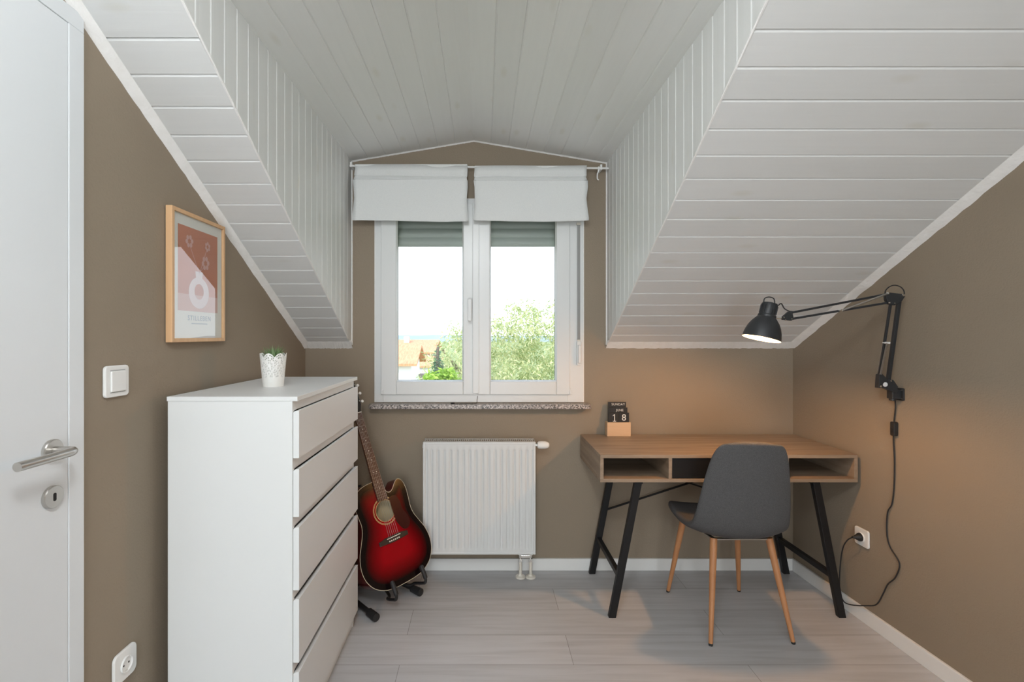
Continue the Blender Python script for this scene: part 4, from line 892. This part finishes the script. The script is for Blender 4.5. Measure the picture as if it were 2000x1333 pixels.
# ------------------------------------------------------------------ guitar stand
t = thing('guitar_stand', 'black tubular guitar stand with rubber feet holding the red guitar', 'stand', (-0.46, 2.36, 0))
M_tube = mat('black_tube_steel', (0.015, 0.015, 0.016), 0.4)
b1, b2 = Vector((-0.575, 2.600, 0.022)), Vector((-0.690, 2.390, 0.022)); hub = b1.lerp(b2, 0.5)
for p, q in ((Vector((-0.310, 2.395, 0.020)), b1), (Vector((-0.485, 2.180, 0.020)), b2)):
    d = (p-q).normalized()
    bm = B(); tube(bm, [q, p], 0.0115, 16); l = obj('leg', bm, M_tube, t, smooth=40)
    bm = B(); tube(bm, [p-d*0.066, p-d*0.062, p-d*0.012, p, p+d*0.002], [0.0125, 0.0175, 0.0190, 0.0185, 0.013], 18); obj('rubber_foot', bm, M_blackp, l, smooth=40)
bm = B(); tube(bm, [b1, b2], 0.0115, 14); obj('crossbar', bm, M_tube, t, smooth=40)
bm = B(); tube(bm, smooth_path([hub, hub+Vector((0.01, 0.01, 0.10)), hub+Vector((0.0, 0.05, 0.30)), hub+Vector((-0.03, 0.08, 0.48))], 5), 0.010, 14); obj('upright', bm, M_tube, t, smooth=40)
cj = hub+Vector((0.01, 0.01, 0.08))
# two cradle arms running under the body, turned up in front of it
for u in (-0.082, 0.090):
    pts = [cj, G(u*0.55, -0.030, -0.125), G(u*0.95, -0.042, -0.075), G(u, -0.044, -0.010), G(u, -0.040, 0.020), G(u, -0.012, 0.034), G(u, 0.030, 0.026)]
    sp = smooth_path(pts, 6); bm = B(); tube(bm, sp, 0.0072, 12); c = obj('cradle_arm', bm, M_tube, t, smooth=50)
    bm = B(); tube(bm, [G(u, -0.020, 0.0325), G(u, 0.0, 0.032), G(u, 0.036, 0.0245), G(u, 0.042, 0.023)], [0.0105, 0.011, 0.011, 0.007], 14); obj('foam_sleeve', bm, M_blackp, c, smooth=50)
# ------------------------------------------------------------------ outside the window
GZ = -5.2
bm = B(); quad(bm, [(-400, 3.2, GZ), (400, 3.2, GZ), (400, 900, GZ), (-400, 900, GZ)])
g = struct('floor_garden', bm, noise_mat('garden_grass', (0.16, 0.22, 0.07), (0.30, 0.34, 0.14), 0.9, nscale=0.4)); g.name = 'ground'
# far wooded hill, distance haze painted in as a blue base colour
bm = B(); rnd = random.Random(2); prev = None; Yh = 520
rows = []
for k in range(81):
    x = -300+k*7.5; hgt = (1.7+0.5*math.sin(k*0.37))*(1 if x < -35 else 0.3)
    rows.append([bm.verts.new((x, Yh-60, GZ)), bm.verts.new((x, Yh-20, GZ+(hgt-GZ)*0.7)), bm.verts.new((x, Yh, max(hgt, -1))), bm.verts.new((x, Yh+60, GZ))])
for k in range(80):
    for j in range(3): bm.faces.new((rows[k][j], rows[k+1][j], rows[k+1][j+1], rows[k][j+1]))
tag(obj('hill', bm, noise_mat('hill_painted_haze', (0.26, 0.32, 0.37), (0.29, 0.35, 0.39), 1.0, nscale=0.05), smooth=60), 'distant hill with painted blue haze on the horizon in left pane', 'hill')['kind'] = 'structure'
M_roof = noise_mat('orange_roof_tiles', (0.62, 0.24, 0.12), (0.78, 0.36, 0.20), 0.8, scale=(6, 1, 1), nscale=3)
M_hw = mat('white_render', (0.80, 0.80, 0.82), 0.8); M_hp = mat('pink_render', (0.70, 0.52, 0.44), 0.8); M_pane = mat('dark_window_pane', (0.12, 0.13, 0.15), 0.3)
def house(lab, x0, x1, y0, y1, ze, zr, mw, wins, roofov=0.35, chim=None):
    t = thing('house', lab, 'house', ((x0+x1)/2, (y0+y1)/2, GZ)); ym = (y0+y1)/2
    bm = B(); prism(bm, [(x0, y0, GZ), (x0, y1, GZ), (x0, y1, ze), (x0, ym, zr-0.12), (x0, y0, ze)], (x1-x0, 0, 0)); obj('walls', bm, mw, t)
    o_ = roofov; k = (zr-ze)/(ym-y0)
    bm = B(); prism(bm, [(x0-o_, y0-o_, ze-k*o_), (x0-o_, ym, zr), (x0-o_, y1+o_, ze-k*o_), (x0-o_, y1+o_, ze-k*o_+0.12), (x0-o_, ym, zr+0.14), (x0-o_, y0-o_, ze-k*o_+0.12)], (x1-x0+2*o_, 0, 0)); rf = obj('roof', bm, M_roof, t)
    for wx_, wz_, ww, wh_ in wins:
        bm = B(); box(bm, wx_-ww/2, wx_+ww/2, y0-0.04, y0+0.02, wz_-wh_/2, wz_+wh_/2); obj('window', bm, M_pane, t)
    if chim:
        bm = B(); box(bm, chim[0]-0.25, chim[0]+0.25, chim[1]-0.25, chim[1]+0.25, zr-0.8, zr+0.45); obj('chimney', bm, M_hp, rf)
    return t
house('white neighbour house with orange tiled roof at left edge of window view', -11.5, -3.75, 25, 28.4, -0.14, 0.62, M_hw, [(-5.2, -2.5, 0.9, 1.2)], chim=None)
house('long pinkish house with orange roof behind the white neighbour house', -16, -4.6, 43, 51, -0.25, 0.72, M_hp, [(-6.6, -1.1, 0.6, 0.7), (-5.3, -1.1, 0.8, 0.8), (-7.6, -1.1, 0.6, 0.7)], chim=(-7.3, 46))
house('small white house with pale orange roof in front of long pinkish house', -5.2, -3.4, 37, 41, -1.15, -0.55, M_hw, [(-4.7, -1.9, 0.45, 0.5), (-3.95, -1.9, 0.45, 0.5)], 0.2)
bm = B(); box(bm, -4.4, -2.0, 28, 28.3, GZ, -0.95); tag(obj('garden_wall', bm, mat('brown_grey_wall', (0.30, 0.25, 0.23), 0.8)), 'low brown-grey wall beyond green bushes beside white house', 'wall')
def foliage(bm, blobs, count, size, rnd, aspect=0.3, droop=0.5, shell=0.55):
    tot = sum(b[3]*b[4]*b[5] for b in blobs)**1.0
    for (cx_, cy_, cz_, rx, ry, rz) in blobs:
        nn = int(count*(rx*ry*rz)/tot)
        for _ in range(nn):
            th_ = rnd.uniform(0, 2*PI); ph = math.acos(rnd.uniform(-1, 1)); rr = (shell+(1-shell)*rnd.random())*(1+0.13*math.sin(th_*5+cx_*3)*math.sin(ph*4+cz_*5))
            c = Vector((cx_+rx*rr*math.sin(ph)*math.cos(th_), cy_+ry*rr*math.sin(ph)*math.sin(th_), cz_+rz*rr*math.cos(ph)))
            d = Vector((rnd.gauss(0, 1), rnd.gauss(0, 1), rnd.gauss(0, 0.7)-droop)).normalized(); a, b = frame_of(d); th2 = rnd.uniform(0, PI); s = a*math.cos(th2)+b*math.sin(th2)
            L = size*rnd.uniform(0.6, 1.3); w_ = L*aspect/2
            bm.faces.new([bm.verts.new(p) for p in (c, c+d*L*0.5-s*w_, c+d*L, c+d*L*0.5+s*w_)])
def tree(name, lab, cat, blobs, count, size, base, m, trunk_r, seed, aspect=0.3, droop=0.5, group=None, shell=0.55):
    t = thing(name, lab, cat, (base[0], base[1], GZ), group); rnd = random.Random(seed)
    bm = B(); foliage(bm, blobs, count, size, rnd, aspect, droop, shell); obj('crown', bm, m, t, fix=False)
    bm = B(); top = min(b[2] for b in blobs); tube(bm, smooth_path([(base[0], base[1], GZ), (base[0]+0.05, base[1], (GZ+top)/2), (base[0], base[1], top)], 3), trunk_r, 8)
    for b in blobs[:14]: tube(bm, [(base[0], base[1], top-0.3), ((base[0]+b[0])/2, (base[1]+b[1])/2, (top+b[2])/2-0.1), (b[0], b[1], b[2])], [trunk_r*0.6, trunk_r*0.4, trunk_r*0.15], 6)
    obj('trunk', bm, mat('bark_'+name, (0.16, 0.12, 0.09), 0.9), t)
    return t
M_lw = leafmat('pale_willow_leaf', (0.26, 0.36, 0.13), (0.76, 0.74, 0.42), 0.35)
M_lb = leafmat('bright_green_leaf', (0.22, 0.40, 0.05), (0.50, 0.66, 0.12), 0.35)
M_lc = leafmat('dark_conifer_needle', (0.05, 0.13, 0.07), (0.12, 0.22, 0.13), 0.15)
M_lf = leafmat('far_tree_leaf', (0.30, 0.42, 0.24), (0.42, 0.52, 0.32), 0.2)
# big tree, about 9 m away
rnd = random.Random(11); bl = []
sil = [(-1.00, 1.05), (-0.80, 1.30), (-0.60, 1.50), (-0.40, 1.62), (-0.15, 1.62), (0.05, 1.70), (0.22, 1.78), (0.45, 1.72), (0.66, 2.02), (0.85, 2.05), (1.08, 1.95), (1.30, 2.08), (1.55, 2.10), (1.9, 2.2), (2.3, 2.1)]
for x, zt in sil:
    z = zt-0.27
    while z > -0.9:
        r = rnd.uniform(0.20, 0.34); bl.append((x+rnd.uniform(-0.06, 0.06), 9+rnd.uniform(-0.7, 0.7), z, r, r, r*1.05)); z -= rnd.uniform(0.22, 0.34)
tree('tree', 'large pale green leafy tree filling the right window pane', 'tree', bl, 34000, 0.085, (0.9, 9.2), M_lw, 0.16, 5, 0.26, 0.9, shell=0.2)
bl = [(-1.55, 16, -0.15-i*0.42, 0.16+i*0.10, 0.16+i*0.10, 0.34) for i in range(9)]
bl = [(-0.715, 7.6, 1.12-i*0.075, 0.025+i*0.019, 0.025+i*0.019, 0.07) for i in range(14)]
tree('conifer', 'dark green conifer standing between the houses and the pale tree', 'tree', bl, 9000, 0.055, (-0.715, 7.6), M_lc, 0.12, 6, 0.18, 0.2, shell=0.1)
bl = [(-0.555+rnd.uniform(-0.15, 0.16), 6.4+rnd.uniform(-0.2, 0.2), 0.80-rnd.uniform(0, 0.5), 0.10, 0.10, 0.09) for _ in range(20)]
tree('bush', 'bright green leafy bush in front of the dark conifer', 'bush', bl, 4500, 0.062, (-0.555, 6.4), M_lb, 0.06, 8, 0.5, 0.2, shell=0.3)
bl = [(-0.86+rnd.uniform(-0.10, 0.09), 6.95+rnd.uniform(-0.08, 0.08), 0.62-rnd.uniform(0, 0.4), 0.09, 0.09, 0.07) for _ in range(12)]
tree('bush', 'low bright green bush at bottom of left pane beside white house', 'bush', bl, 2500, 0.055, (-0.86, 6.95), M_lb, 0.05, 9, 0.5, 0.2, shell=0.3)
bl = [(-12.3+rnd.uniform(-1.8, 1.6), 72+rnd.uniform(-1, 1), 0.2-rnd.uniform(0, 2), 1.1, 1.1, 0.9) for _ in range(14)]
tree('tree', 'distant round grey-green tree behind the orange roofs', 'tree', bl, 4000, 0.4, (-12.3, 72), M_lf, 0.3, 10, 0.6, 0.1)

# ------------------------------------------------------------------ loose pieces of a part become parts of their own
def split_loose(o):
    bm = B(); bm.from_mesh(o.data); bm.verts.ensure_lookup_table(); seen = set(); comps = []
    for v in bm.verts:
        if v.index in seen: continue
        st = [v]; seen.add(v.index); c = []
        while st:
            q = st.pop(); c.append(q.index)
            for e_ in q.link_edges:
                r = e_.other_vert(q)
                if r.index not in seen: seen.add(r.index); st.append(r)
        comps.append(set(c))
    bm.free()
    for i, c in enumerate(comps):
        b2 = B(); b2.from_mesh(o.data); bmesh.ops.delete(b2, geom=[v for v in b2.verts if v.index not in c], context='VERTS')
        me = o.data.copy(); b2.to_mesh(me); b2.free(); n2 = o.copy(); n2.data = me; COL.objects.link(n2)
    nm = o.name.split('.')[0]; bpy.data.objects.remove(o)
for o in list(bpy.data.objects):
    if o.name.split('.')[0] in ('seam', 'earth_clip', 'screw', 'joint_screw', 'pin_hole', 'cooling_rib', 'swivel', 'frets', 'position_dots'): split_loose(o)
